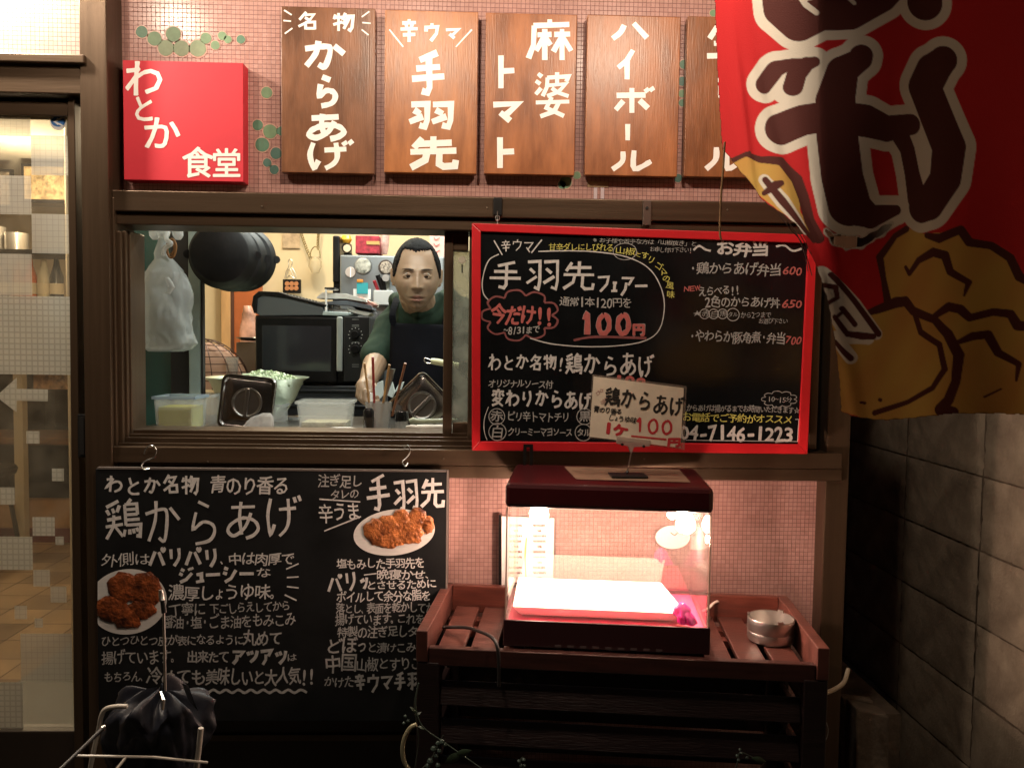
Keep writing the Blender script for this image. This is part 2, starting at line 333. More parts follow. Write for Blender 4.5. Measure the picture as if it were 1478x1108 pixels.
class Ink:
    """flat lettering collected on the plane y=Y (each stroke a hair above the last)"""
    def __init__(s, Y, lift=0.0): s.Y = Y; s.mb = MB(); s.n = 0; s.M = None
    def put(s, vs, fs, ramp=False):
        y = s.Y - (s.n % 24) * 2.5e-5; s.n += 1
        a = np.array(vs, float)
        if ramp: y = y - np.arange(len(a)) // 2 * 1.5e-6
        d = np.stack([(a[:, 0] - 739) / F, -(a[:, 1] - 554) / F, -np.ones(len(a))], 1) @ NR.T
        q = NC + d * ((y - NC[1]) / d[:, 1])[:, None]; s.mb.add(q.tolist(), fs)
    def line(s, pts, w, sm=True, taper=0.0): s.put(*ribbon(pts, w, sm=sm, taper=taper), ramp=True)
    def stroke_glyph(s, ch, x0, y0, x1, y1, w, rot=0):
        for st in GL[ch]:
            q = [(x0 + (x1 - x0) * a / 100, y0 + (y1 - y0) * b / 100) for a, b in st]
            if rot:
                cx, cy = (x0 + x1) / 2, (y0 + y1) / 2
                q = [(cx + (a - cx) * math.cos(rot) - (b - cy) * math.sin(rot), cy + (a - cx) * math.sin(rot) + (b - cy) * math.cos(rot)) for a, b in q]
            s.line(q, w, sm=(ch not in SHARP and len(q) > 2))
    def font_glyph(s, ch, cx, cy, cw, h, bold=0.0, rot=0.0, jit=True, slant=0.0):
        vs, fs = glyph(ch)
        if not vs: return
        if ord(ch) > 0x2000:
            ex0, ex1, ey0, ey1 = EMB
        else:
            xs = [v[0] for v in vs]; xm = (min(xs) + max(xs)) / 2; xw = max(max(xs) - min(xs) + .06, .40); ex0, ex1 = xm - xw / 2, xm + xw / 2; ey0, ey1 = -0.02, 0.73
            if ch == '-': ey0, ey1 = -0.02, 0.6
        ph = random.random() * 6
        out = []
        for a, b in vs:
            u = (a - ex0) / (ex1 - ex0) - 0.5; v = 0.5 - (b - ey0) / (ey1 - ey0)
            if jit:
                u += 0.025 * math.sin(v * 5 + ph); v += 0.03 * math.sin(u * 4 + ph * 2)
            u -= slant * v
            x = u * cw; y = v * h
            x, y = x * math.cos(rot) - y * math.sin(rot), x * math.sin(rot) + y * math.cos(rot)
            out.append((cx + x, cy + y))
        offs = [(0, 0)] if bold <= 0 else [(bold * math.cos(k * math.pi / 3 + .3), bold * math.sin(k * math.pi / 3 + .3)) for k in range(6)] 
        for dx, dy in offs: s.put([(a + dx, b + dy) for a, b in out], fs)
    def text(s, body, x0, y0, x1, y1, h, bold=0.0, w=None, jit=1.0, slant=0.06):
        """characters spread from x0 to x1 along a line whose middle runs y0 -> y1; w: draw with brush strokes of that width"""
        wt = [0.62 if c in SMALL else 1.0 for c in body]; tot = sum(wt); acc = 0
        for c, k in zip(body, wt):
            t = (acc + k / 2) / tot; acc += k
            cx = x0 + (x1 - x0) * t; cy = y0 + (y1 - y0) * t; cw = (x1 - x0) * k / tot
            if c == ' ': continue
            hh = h * (1 + random.uniform(-.12, .08) * jit); cy += random.uniform(-.07, .07) * h * jit; rot = random.uniform(-.09, .08) * jit + math.atan2(y1 - y0, x1 - x0)
            if c in 'ょゅっ、。' : hh *= 0.8; cy += h * 0.08
            if w and c in GL:
                g = 0.04 * cw; s.stroke_glyph(c, cx - cw / 2 + g, cy - hh / 2, cx + cw / 2 - g, cy + hh / 2, w, rot)
            else: s.font_glyph(c, cx, cy, cw * 1.0, hh * 1.04, bold, rot, slant=slant)
    def done(s, m, parent, name='lettering'):
        return obj(name, s.mb, m, parent, fix=False)
_v = glyph('国')[0]; EMB = (min(v[0] for v in _v) - .04, max(v[0] for v in _v) + .04, min(v[1] for v in _v) - .04, max(v[1] for v in _v) + .04)

# ================================================================== SETTING
GROUND = mat('asphalt', (0.05, 0.048, 0.045), 0.85, var=0.4, vscale=30, bump=0.5, bscale=200)
o = obj('ground', MB().box(-12, 12, -12, -0.02, -0.2, 0.0), GROUND, kind='structure')
o = obj('alley_ground', MB().box(0.86, 12, -0.02, 12, -0.2, 0.0), GROUND, kind='structure')

# ---- concrete block wall down the alley
BX = 1.33
CONC = mat('weathered_concrete', (0.30, 0.24, 0.175), 0.9, var=0.22, vscale=11, bump=.55, bscale=110, col2=(0.42, 0.345, 0.255), objrand=0.12)
MORT = mat('mortar', (0.16, 0.12, 0.085), 0.95, var=0.3, vscale=30)
bw = thing('block_wall', 'weathered grey concrete block wall running down the dark alley', 'wall', (BX, 0, 0))
obj('mortar', MB().box(BX + 0.006, BX + 0.15, -2.2, 2.75, -0.05, 2.4), MORT, bw)
def block_mesh(sd):
    rnd = random.Random(sd); bm = bmesh.new()
    bmesh.ops.create_grid(bm, x_segments=28, y_segments=14, size=0.5)
    for v in bm.verts:
        x, z = v.co.x * 0.395, v.co.y * 0.195
        e = min(0.196 - abs(x), 0.096 - abs(z)); n1 = noise.noise(Vector((x * 30 + sd * 9, z * 30, sd))) ; n2 = noise.noise(Vector((x * 110 + sd * 5, z * 110, 3)))
        y = -0.0012 * n1 + 0.0012 * n2
        if e < 0.004: y += 0.003
        if n2 > 0.36: y += 0.005          # pits
        v.co = Vector((y * .6, x, z))
    me = bpy.data.meshes.new('block'); bm.to_mesh(me); bm.free(); me.materials.append(CONC); smooth(me, 60); return me
bms = [block_mesh(i) for i in range(4)]
for iz in range(12):
    for iy in range(10):
        o = bpy.data.objects.new('block', bms[random.randrange(4)]); C.objects.link(o); o.parent = bw
        o.matrix_parent_inverse = Matrix.Translation(-Vector(bw['_o']))
        flip = random.random() < .5
        o.location = (BX + random.uniform(-.0015, .0015), 0.25 - 0.2 + 0.4 * (iy - 3) , -0.05 + 0.1 + 0.2 * iz)
        if flip: o.rotation_euler = (math.pi, 0, 0)
        o.rotation_euler.x += 0.0
# flip normals towards the alley
# ---- shop building side wall in the alley
SIDING = mat('dark_brown_siding', (0.05, 0.035, 0.025), 0.6, var=0.3, vscale=4)
sw = thing('building_side_wall', 'dark brown siding of the shop going back into the alley', 'wall', (0.8, 0.2, 0))
for i in range(14): obj('siding_board', MB().box(0.795, 0.812, 0.03, 4.0, 0.2 * i, 0.2 * i + 0.194), SIDING, sw)

# ================================================================== SHOP FRONT
front = thing('shop_front', 'pink mosaic and bronze aluminium front of the small eatery', 'shop front', (0, 0, 0))
def fbox(name, px0, py0, px1, py1, Y, depth, m, parent=front, bevel=0.0025):
    return obj(name, pbox(MB(), px0, py0, px1, py1, Y, depth), m, parent, bevel=bevel)
# mosaic walls: upper band, over the door, lower band
x0, x1, z0, z1 = rect(166, -330, 1215, 300, 0.0)
obj('mosaic_wall', MB().box(x0, x1 - .003, 0, 0.06, z0, 3.1), MOSAIC, front)
zu0 = z0
x0b, x1b, z0b, z1b = rect(-700, -330, 125, 76, 0.0)
obj('mosaic_wall', MB().box(x0b, x1b, 0.0, 0.06, z0b, 3.1), MOSAIC, front)
x0c, x1c, z0c, z1c = rect(630, 680, 1184, 1300, 0.0)
obj('mosaic_wall', MB().box(x0c, x1c, 0.0, 0.05, 0.0, z1c), MOSAIC, front)
# pillar between door and window
fbox('pillar', 121, -400, 160, 1500, -0.075, 0.13, BRONZEV)
fbox('pillar_channel', 160, -400, 171, 290, -0.012, 0.07, DARK, bevel=0)
fbox('jamb_cover', 160, 284, 167, 700, -0.062, 0.10, BRONZEV)
# horizontal rails above the window
fbox('rail', 160, 284, 1216, 314, -0.060, 0.12, BRONZE)
fbox('rail', 160, 316.5, 1216, 333, -0.050, 0.11, BRONZE)
fbox('rail_groove', 161, 312, 1215, 318, -0.043, 0.09, DARK, bevel=0)
# window tracks and sill
fbox('window_jamb', 167, 333, 176, 640, -0.052, 0.10, BRONZEV)
fbox('window_jamb', 176, 333, 183, 634, -0.040, 0.09, BRONZEV)
fbox('window_jamb', 183, 333, 189, 628, -0.028, 0.08, BRONZEV)
for i, (a, b, y) in enumerate([(622, 628, -0.020), (628, 633, -0.032), (633, 641, -0.042), (641, 649, -0.056)]):
    fbox('sill_track', 167, a + .4, 690, b, y, 0.09, BRONZE, bevel=0.001)
fbox('sill_rail', 160, 649, 1216, 672, -0.068, 0.12, BRONZE)
fbox('sill_rail', 160, 672, 1216, 690, -0.058, 0.11, BRONZE)
# sash bars at the right of the opening
sash = thing('window_sash', 'narrow sliding window sash with a strip of textured glass beside the chef', 'window', tuple(P(660, 622, -0.02)))
fbox('stile', 640, 334, 653, 632, -0.022, 0.035, BRONZEV, sash)
fbox('stile', 676, 334, 690, 645, -0.034, 0.045, BRONZEV, sash)
fbox('top_rail', 653, 334, 676, 362, -0.018, 0.03, BRONZE, sash)
fbox('bottom_rail', 653, 609, 676, 632, -0.018, 0.03, BRONZE, sash)
TGLASS = pane('textured_glass', (0.62, 0.62, 0.57), 1.0, haze=0.28, hazecol=(0.55, 0.56, 0.50), rough=0.12, bump=0.5)
fbox('glass', 653, 362, 676, 609, -0.006, 0.005, TGLASS, sash, bevel=0)
# the rest of the window behind the red board: dark panel
fbox('blind_panel', 690, 333, 1172, 650, 0.0, 0.03, DARK, bevel=0)
fbox('corner_post', 1184, 333, 1217, 1500, -0.050, 0.11, BRONZEV)
fbox('window_jamb', 1172, 333, 1184, 649, -0.046, 0.08, BRONZEV)
fbox('edge_trim', 1175, 690, 1184, 1400, -0.012, 0.03, mat('pale_edge_trim', (0.40, 0.27, 0.20), 0.5, var=.1), bevel=0.001)
# kick panels under the window at the left
fbox('kick_panel', 160, 690, 646, 1064, -0.030, 0.06, mat('dark_bronze_panel', (0.035, 0.025, 0.018), 0.45, 0.4, var=.2, vscale=4), bevel=0.002)
fbox('kick_panel', 160, 1067, 646, 1500, -0.032, 0.06, MATS['dark_bronze_panel'], bevel=0.002)
fbox('kick_rail', 160, 1060, 646, 1069, -0.038, 0.06, BRONZE, bevel=0.001)
fbox('base_panel', 646, 1290, 1184, 1500, -0.03, 0.05, MATS['dark_bronze_panel'], bevel=0.002)
# screws on rails
sc_m = mat('screw_metal', (0.25, 0.2, 0.15), 0.35, 0.9)
for (a, b) in [(378, 298), (703, 300), (1050, 303), (300, 666), (930, 662), (640, 662)]:
    c = P(a, b, -0.0605 if b < 400 else -0.0685)
    obj('screw', MB().lathe([(0.0001, 0.0012), (0.0018, 0.001), (0.0024, 0)], Matrix.Translation(c) @ Matrix.Rotation(R(90), 4, 'X'), 8), sc_m, front)

# ---- green dot decals
GD = [mat('green_decal_%d' % i, c, 0.45, var=0.12, vscale=60) for i, c in enumerate([(0.16, 0.27, 0.15), (0.09, 0.20, 0.13), (0.22, 0.30, 0.18), (0.07, 0.16, 0.13)])]
HALO = mat('decal_clear_rim', (0.55, 0.33, 0.26), 0.35)
def dots(label, lst):
    root = thing('dot_decal', label, 'wall decal', tuple(P(lst[0][0], lst[0][1], -0.001)), 'green dot decals on the pink mosaic')
    for (a, b, r, c) in lst:
        cc = P(a, b, 0); rr = r / 626
        for nm, q, y, m in (('rim', rr * 1.16, -0.0008, HALO), ('dot', rr, -0.0014, GD[c])):
            n = 28; pts = [(cc.x + q * (1 + .03 * math.sin(3 * t + a)) * math.cos(t), y, cc.z + q * math.sin(t)) for t in [2 * math.pi * k / n for k in range(n)]]
            obj(nm, MB().add([(x, yy, z) for x, yy, z in pts], [tuple(range(n))]), m, root, fix=False)
k = 400 / 1477
dots('string of green leaf dots above the red square sign', [(a * k, b * k, r * k, c) for a, b, r, c in [(757, 172, 30, 1), (825, 208, 36, 0), (885, 258, 40, 2), (925, 184, 38, 0), (968, 260, 40, 2), (1055, 260, 42, 2), (1098, 206, 28, 0), (1148, 243, 23, 0), (1185, 193, 22, 0), (1215, 212, 20, 0), (1284, 212, 22, 1)]])
dots('trail of green leaf dots beside the right edge of the red square sign', [(a * k, b * k, r * k, c) for a, b, r, c in [(1422, 495, 29, 0), (1374, 668, 27, 1), (1440, 702, 36, 0), (1398, 772, 36, 1), (1472, 818, 30, 3), (1425, 868, 22, 3), (1462, 905, 24, 3), (1500, 700, 24, 1)]])
dots('green dots in the gap before the last wooden board', [(700 + a * k, b * k, r * k, c) for a, b, r, c in [(1060, 345, 24, 1), (1050, 435, 24, 3), (1050, 500, 20, 0), (1052, 550, 20, 1), (1215, 72, 18, 0), (1028, 950, 22, 3), (490, 935, 20, 0), (430, 972, 32, 0), (410, 985, 22, 1)]])
tp = obj('tape_strip', pbox(MB(), 848, 262, 878, 270, -0.002, 0.001), mat('old_tape', (0.35, 0.25, 0.14), 0.5, var=.2), bevel=0)
tag(tp, 'strip of old brown tape below the highball board', 'tape')
for a in (857, 867):
    tp = obj('tape_residue', pbox(MB(), a, 271, a + 5, 287, -0.0015, 0.001), mat('tape_film', (0.5, 0.42, 0.45), 0.2), bevel=0)
    tag(tp, 'left whitish tape mark below the brown tape strip' if a == 857 else 'right whitish tape mark below the brown tape strip', 'tape')

# ================================================================== GLASS DOOR (left)
door = thing('glass_door', 'glass sliding door with frosted squares and bronze frame', 'door', tuple(P(50, 1055, -0.02)))
fbox('header_rail', -500, 71, 121, 84, -0.085, 0.13, BRONZE, door)
fbox('header_rail', -500, 84, 121, 129, -0.070, 0.11, BRONZE, door)
fbox('header_gap', -500, 129, 121, 142, -0.020, 0.05, DARK, door, bevel=0)
fbox('top_rail', -500, 141, 97.5, 161, -0.045, 0.04, BRONZE, door)
sx0, sx1, sz0, sz1 = rect(97, 141, 124, 1056, -0.050)
obj('stile', MB().prism([(P(97, 141, -.05).x, P(97, 141, -.05).z), (P(109, 1300, -.05).x, P(105, 1300, -.05).z), (P(124, 1300, -.05).x, P(124, 1300, -.05).z), (P(124, 1300, -.05).x, P(124, 141, -.05).z)], -0.050, -0.008), BRONZEV, door, bevel=0.002)
fbox('bottom_rail', -500, 1055, 112, 1300, -0.045, 0.04, MATS['dark_bronze_panel'], door)
GLASS = pane('clear_glass', (0.90, 0.90, 0.87), 1.2, haze=.09, hazecol=(.60, .55, .47))
fbox('glass_pane', -500, 160, 114, 1056, -0.028, 0.005, GLASS, door, bevel=0)
fbox('door_pull', 112, 598, 124, 660, -0.052, 0.004, mat('black_plastic', (0.012, 0.012, 0.012), 0.4), door, bevel=0.001)
fbox('pull_recess', 115, 602, 121, 656, -0.0535, 0.002, DARK, door, bevel=0)
def frost_mat(name, line, c, alpha):
    m = grid_mat(name, c, tuple(x * 1.06 for x in c), tuple(x * 0.35 for x in c), 0.0125, line, rough=0.6, bump=0.2)
    n = m.node_tree.nodes; L = m.node_tree.links; b = n['Principled BSDF']; out = n['Material Output']
    tl = n.new('ShaderNodeBsdfTranslucent'); tl.inputs[0].default_value = (*c, 1); tr = n.new('ShaderNodeBsdfTransparent')
    a = n.new('ShaderNodeMixShader'); a.inputs[0].default_value = 0.65; L.new(b.outputs[0], a.inputs[1]); L.new(tl.outputs[0], a.inputs[2])
    q = n.new('ShaderNodeMixShader'); q.inputs[0].default_value = alpha; L.new(tr.outputs[0], q.inputs[1]); L.new(a.outputs[0], q.inputs[2])
    L.new(q.outputs[0], out.inputs[0]); return m
FR1 = frost_mat('frosted_film_fine', 0.05, (0.66, 0.65, 0.62), 0.62)
FR2 = frost_mat('frosted_film_grid', 0.14, (0.60, 0.60, 0.58), 0.86)
for a, b, c, d, q in [(-60, 163, 44, 196, 1), (45, 196, 98, 253, 1), (-60, 253, 45, 309, 1), (46, 309, 99, 366, 1), (-60, 366, 46, 426, 1), (-60, 427, 102, 540, 2), (38, 622, 57, 640, 2), (75, 676, 92, 694, 2), (-20, 703, 21, 728, 2),
                      (47, 746, 79, 773, 2), (-1, 774, 47, 822, 2), (80, 774, 92, 786, 2), (48, 822, 72, 846, 1), (73, 846, 96, 869, 1), (21, 874, 39, 893, 1), (30, 914, 104, 983, 1), (-60, 984, 33, 1053, 2), (50, 892, 62, 905, 1)]:
    x0, x1, z0, z1 = rect(a, b, c, d, -0.0295)
    obj('frosted_square', MB().add([(x0, -.0295, z0), (x1, -.0295, z0), (x1, -.0295, z1), (x0, -.0295, z1)], [(0, 1, 2, 3)]), FR1 if q == 1 else FR2, door, fix=False)
ar = [P(*p, -0.0295) for p in [(-6, 572), (24, 545), (24, 561), (69, 562), (69, 579), (24, 578), (24, 595)]]
obj('frosted_arrow', MB().add(ar, [tuple(reversed(range(len(ar))))]), FR2, door, fix=False)
# round blue sticker with a white chevron mark
c = P(84, 176.5, -0.030); n = 32
stk = obj('sticker', MB().add([(c.x + .0175 * math.cos(2 * math.pi * i / n), c.y, c.z + .0175 * math.sin(2 * math.pi * i / n)) for i in range(n)], [tuple(range(n))]), mat('white_sticker', (0.75, 0.75, 0.73), 0.4), door, fix=False)
obj('blue_disc', MB().add([(c.x + .0150 * math.cos(2 * math.pi * i / n), c.y - .0004, c.z + .001 + .0110 * math.sin(2 * math.pi * i / n)) for i in range(n)], [tuple(range(n))]), mat('sticker_blue', (0.04, 0.16, 0.45), 0.4), stk, fix=False)
ik = Ink(c.y - .0008); ik.line([(90, 170), (79, 176), (91, 182)], 2.6, sm=False); ik.line([(84, 171), (79, 176), (84, 180)], 2, sm=False); ik.done(mat('white_sticker', (1, 1, 1)), stk, 'mark')

# ================================================================== DINING ROOM behind the door
PLAS = mat('beige_plaster', (0.55, 0.45, 0.31), 0.8, var=0.08, vscale=5, bump=0.2)
def floor_mat():
    m = mat('checked_vinyl_floor', (0.3, 0.2, 0.12), 0.35); n = m.node_tree.nodes; L = m.node_tree.links; b = n['Principled BSDF']
    tc = n.new('ShaderNodeTexCoord'); mp = n.new('ShaderNodeMapping'); mp.inputs['Rotation'].default_value = (0, 0, R(38)); ck = n.new('ShaderNodeTexChecker'); ck.inputs['Scale'].default_value = 4.2
    ck.inputs['Color1'].default_value = (0.42, 0.26, 0.13, 1); ck.inputs['Color2'].default_value = (0.17, 0.12, 0.09, 1)
    nz = n.new('ShaderNodeTexNoise'); nz.inputs['Scale'].default_value = 3; mx = n.new('ShaderNodeMix'); mx.data_type = 'RGBA'; mx.blend_type = 'MULTIPLY'; mx.inputs[0].default_value = .6
    L.new(tc.outputs['Object'], mp.inputs[0]); L.new(mp.outputs[0], ck.inputs[0]); L.new(tc.outputs['Object'], nz.inputs[0]); L.new(ck.outputs[0], mx.inputs[6]); L.new(nz.outputs[0], mx.inputs[7]); L.new(mx.outputs[2], b.inputs['Base Color']); return m
obj('dining_floor', MB().box(-6, -0.95, 0.06, 6.2, -0.1, 0.02), grid_mat('patched_vinyl_floor', (.10, .065, .045), (.50, .34, .20), (.06, .04, .03), .23, .015, rough=.35, bump=.3, plane='XY'), kind='structure')
obj('back_wainscot', MB().box(-6, -1.9, 6.17, 6.199, 0.021, 1.02), mat('dark_wainscot', (.03, .022, .018), .4, var=.4), kind='structure')
obj('dining_back_wall', MB().box(-6, -0.82, 6.2, 6.3, -0.1, 2.7), PLAS, kind='structure')
obj('dining_left_wall', MB().box(-6.1, -6, 0.06, 6.3, -0.1, 2.7), PLAS, kind='structure')
obj('dining_ceiling', MB().box(-6.1, -0.82, 0.062, 6.3, 2.7, 2.8), mat('ceiling_white', (0.6, 0.56, 0.48), 0.8), kind='structure')
pw = [(-.925 - .005, .063), (-.47 * (1.9 + 2.1), 2.1), (-.47 * (1.9 + 2.1), 6.2), (-.53 * (1.9 + 2.1) , 6.2), (-.50 * (1.9 + 2.1), 2.1), (-.975, .063)]
obj('partition_wall', MB().add([(x, y, z) for z in (-.1, 2.7) for x, y in pw], [tuple(range(5, -1, -1)), tuple(range(6, 12))] + [(i, (i + 1) % 6, (i + 1) % 6 + 6, i + 6) for i in range(6)]), PLAS, kind='structure')
BROWNW = mat('brown_wood', (0.16, 0.075, 0.032), 0.5, var=0.4, vscale=5, vstretch=(1, 1, 8), bump=.1)
BLK = mat('black_lacquer', (0.009, 0.008, 0.008), 0.35, var=.3, spec=.2)
# counter with bottles shelf, table, chair, blackboard
ct = thing('bar_counter', 'long brown wooden counter seen low through the door glass', 'counter', (-2.6, 4.2, 0))
obj('counter_top', MB().box(-3.9, -1.35, 3.9, 4.4, 0.72, 0.77), BROWNW, ct, bevel=.01)
obj('dark_counter_face', MB().box(-3.85, -1.4, 3.96, 4.3, 0.34, 0.72), BLK, ct); obj('counter_front', MB().box(-3.85, -1.4, 3.98, 4.3, 0.021, 0.34), mat('tan_panel', (0.42, 0.24, 0.12), .5, var=.1), ct)
obj('skirting', MB().box(-3.86, -1.39, 3.965, 3.979, 0.021, 0.12), mat('maroon_skirting', (0.14, 0.02, 0.02), .5), ct)
def stool(x, y, lab):
    t = thing('stool', lab, 'stool', (x, y, 0.02), 'dark stools inside the dining room')
    obj('seat', MB().lathe([(0.001, .68), (.16, .68), (.17, .66), (.16, .63), (.001, .63)], Matrix.Translation((x, y, 0)), 24), BLK, t, sm=True)
    for a in range(4):
        c_, s_ = math.cos(a * math.pi / 2 + .6), math.sin(a * math.pi / 2 + .6)
        obj('leg', MB().tube([(x + .1 * c_, y + .1 * s_, .63), (x + .19 * c_, y + .19 * s_, .02)], .014), BLK, t, sm=True)
pst = obj('pale_post', MB().box(-3.16, -3.10, 3.70, 3.76, .021, 1.33), mat('pale_post_wood', (.5, .42, .3), .5)); tag(pst, 'pale upright post in the dining room behind the frosted arrow', 'post')
dcb = obj('dark_cabinet', MB().box(-4.2, -3.35, 4.45, 4.9, .021, 1.28), BLK); tag(dcb, 'black cabinet beside the far counter of the dining room', 'cabinet')
dcb = obj('dark_cabinet', MB().box(-3.3, -2.8, 4.5, 4.9, .78, 1.12), BLK); tag(dcb, 'black appliance standing behind the dining counter', 'cabinet')
stool(-3.05, 3.2, 'dark wooden stool nearest the door glass')
sh = thing('wall_shelf', 'dark shelf with bottles high in the dining room', 'shelf', (-2.4, 3.6, 1.3))
obj('shelf_board', MB().box(-3.6, -2.3, 3.4, 3.75, 1.67, 1.70), BROWNW, sh); obj('shelf_board', MB().box(-3.6, -2.3, 3.4, 3.75, 1.99, 2.02), BLK, sh); obj('shelf_board', MB().box(-3.6, -2.3, 3.4, 3.75, 1.40, 1.43), BLK, sh)
for i, (x, r_, h_) in enumerate([(-3.22, .09, .16), (-3.05, .07, .12)]):
    pt_ = obj('steel_pot', MB().lathe([(.001, 2.021), (r_, 2.021), (r_, 2.02 + h_), (r_ * .93, 2.02 + h_), (r_ * .9, 2.03), (.001, 2.03)], Matrix.Translation((x, 3.58, 0)), 24), mat('pot_steel', (.5, .48, .45), .3, .9), sm=True); tag(pt_, ['wide steel pot on the top shelf of the dining room', 'narrow steel pot on the top shelf of the dining room'][i], 'pot')
for i, x in enumerate([-3.14, -3.05, -2.97, -2.88, -2.80]):
    bt = thing('sake_bottle', ['brown', 'amber', 'orange', 'pale', 'dark'][i] + ' bottle standing on the upper dining room shelf', 'bottle', (x, 3.58, 1.70), 'bottles on the dining room shelf')
    cc_ = [(0.12, .05, .02), (.5, .2, .04), (.6, .15, .03), (.6, .55, .4), (.03, .03, .03)][i]
    obj('glass_body', MB().lathe([(.001, 1.70), (.04, 1.70), (.042, 1.86), (.02, 1.93), (.014, 1.98), (.001, 1.98)], Matrix.Translation((x, 3.58, 0)), 16), mat('bottle_%d' % i, cc_, .15), bt, sm=True)
    obj('label_band', MB().lathe([(.0425, 1.75), (.0432, 1.75), (.0432, 1.82), (.0425, 1.82)], Matrix.Translation((x, 3.58, 0)), 16), mat('paper_label', (.7, .62, .45), .7), bt, sm=True)
for i, (x, z, c_) in enumerate([(-3.02, 2.52, (.30, .22, .12)), (-3.42, 2.48, (.16, .13, .10)), (-3.40, 1.62, (.12, .10, .07)), (-2.98, 1.22, (.40, .22, .10))]):
    pf = thing('framed_picture', ['tan picture high above the shelf', 'dark chalk menu on the far wall', 'small dark picture at the ceiling', 'brown notice below the shelf'][i], 'picture', (x, 3.9, z))
    obj('frame', MB().box(x - .17, x + .17, 3.90, 3.92, z - .13, z + .13), BLK, pf); obj('sheet', MB().box(x - .15, x + .15, 3.895, 3.899, z - .11, z + .11), mat('sheet_%d' % i, c_, .7, var=.6, vscale=25), pf)
    
# ================================================================== KITCHEN room
KW = mat('cream_kitchen_wall', (0.66, 0.55, 0.36), 0.6, var=0.04, vscale=4)
obj('kitchen_back_wall', MB().box(-1.87, 0.79, 2.0, 2.1, 0.021, 2.6), KW, kind='structure')
obj('kitchen_side_wall', MB().box(0.70, 0.79, 0.07, 2.0, 0, 2.6), mat('steel_wall', (0.40, 0.40, 0.36), .35, .3, var=.1), kind='structure')
obj('kitchen_ceiling', MB().box(-1.84, 0.70, 0.065, 2.0, 2.5, 2.6), mat('ceiling_white2', (0.6, 0.6, 0.55), 0.8), kind='structure')
obj('kitchen_floor', MB().box(-1.80, 0.70, 0.07, 2.0, 0.021, 0.15), mat('kitchen_tile', (0.12, .12, .12), .5), kind='structure')
STEEL = mat('brushed_steel', (0.48, 0.48, 0.46), 0.28, 1.0, var=0.08, vscale=8, bump=0.05, bscale=40)
STEELD = mat('worn_steel', (0.30, 0.28, 0.26), 0.30, 1.0, var=0.12, vscale=12, bump=0.06, bscale=30)
cz = P(420, 622, 0.1).z - 0.012
counter = thing('kitchen_counter', 'stainless kitchen counter just inside the serving window', 'counter', (-0.1, .35, .15))
obj('counter_top', MB().box(-0.90, 0.69, 0.071, 0.62, cz - .03, cz), STEELD, counter, bevel=.004)
obj('counter_body', MB().box(-0.79, 0.69, 0.09, 0.60, 0.15, cz - .03), mat('dark_cabinet', (.03, .03, .03), .5), counter)
# teal panels at the left
TEAL = mat('teal_panel', (0.007, 0.060, 0.054), 0.18, var=0.15, vscale=3, coat=.3)
tpnl = thing('teal_cupboard', 'glossy dark teal cupboard side behind the hanging plastic bag', 'cupboard', tuple(P(230, 620, .40)))
fbox('side_panel', 178, 300, 270, 640, .40, .02, TEAL, tpnl); fbox('shadow_strip', 246, 300, 272, 640, .392, .006, mat('matte_black', (.012, .012, .013), .5), tpnl, bevel=.001)  # black strip laid in for the shadow on the teal side
fbox('pale_door_edge', 272, 300, 290, 640, .385, .03, mat('pale_blue_grey', (0.30, 0.38, 0.36), .4, var=.05), tpnl)
fbox('door_gasket', 290, 300, 292.5, 640, .384, .02, DARK, tpnl, bevel=0)
hp = P(245, 640, .40)
df = thing('door_frame', 'pale wood door frame at the back of the kitchen', 'door frame', tuple(P(330, 600, 1.93)))
LW = mat('pale_wood', (0.55, 0.32, 0.14), .5, var=.15, vscale=4, vstretch=(6, 1, 1))
fbox('upright', 319, 250, 332, 640, 1.93, .05, LW, df); fbox('upright_edge', 332, 250, 337, 640, 1.94, .04, mat('dark_wood_edge', (.08, .03, .015), .5), df)
cur = obj('orange_door', pbox(MB(), 337, 250, 377, 640, 1.95, .03), mat('rust_orange_paint', (0.42, 0.11, 0.03), .5, var=.1), bevel=.002)
tag(cur, 'rust orange door at the back between frame and cream wall', 'door')
bc = obj('brown_cabinet', pbox(MB(), 341, 494, 400, 640, 1.25, .3), mat('brown_cabinet_side', (0.11, 0.08, 0.055), .5, var=.1), bevel=.003)
tag(bc, 'plain dark brown cabinet beside the black oven', 'cabinet')
dish = obj('dark_plate', MB().lathe([(.001, 0), (.04, .002), (.062, .012), (.060, .014), (.04, .005), (.001, .003)], Matrix.Translation(P(364, 492, 1.3)), 24), mat('dark_ceramic', (.03, .03, .035), .2), sm=True)
tag(dish, 'dark plate lying on the brown cabinet', 'plate')
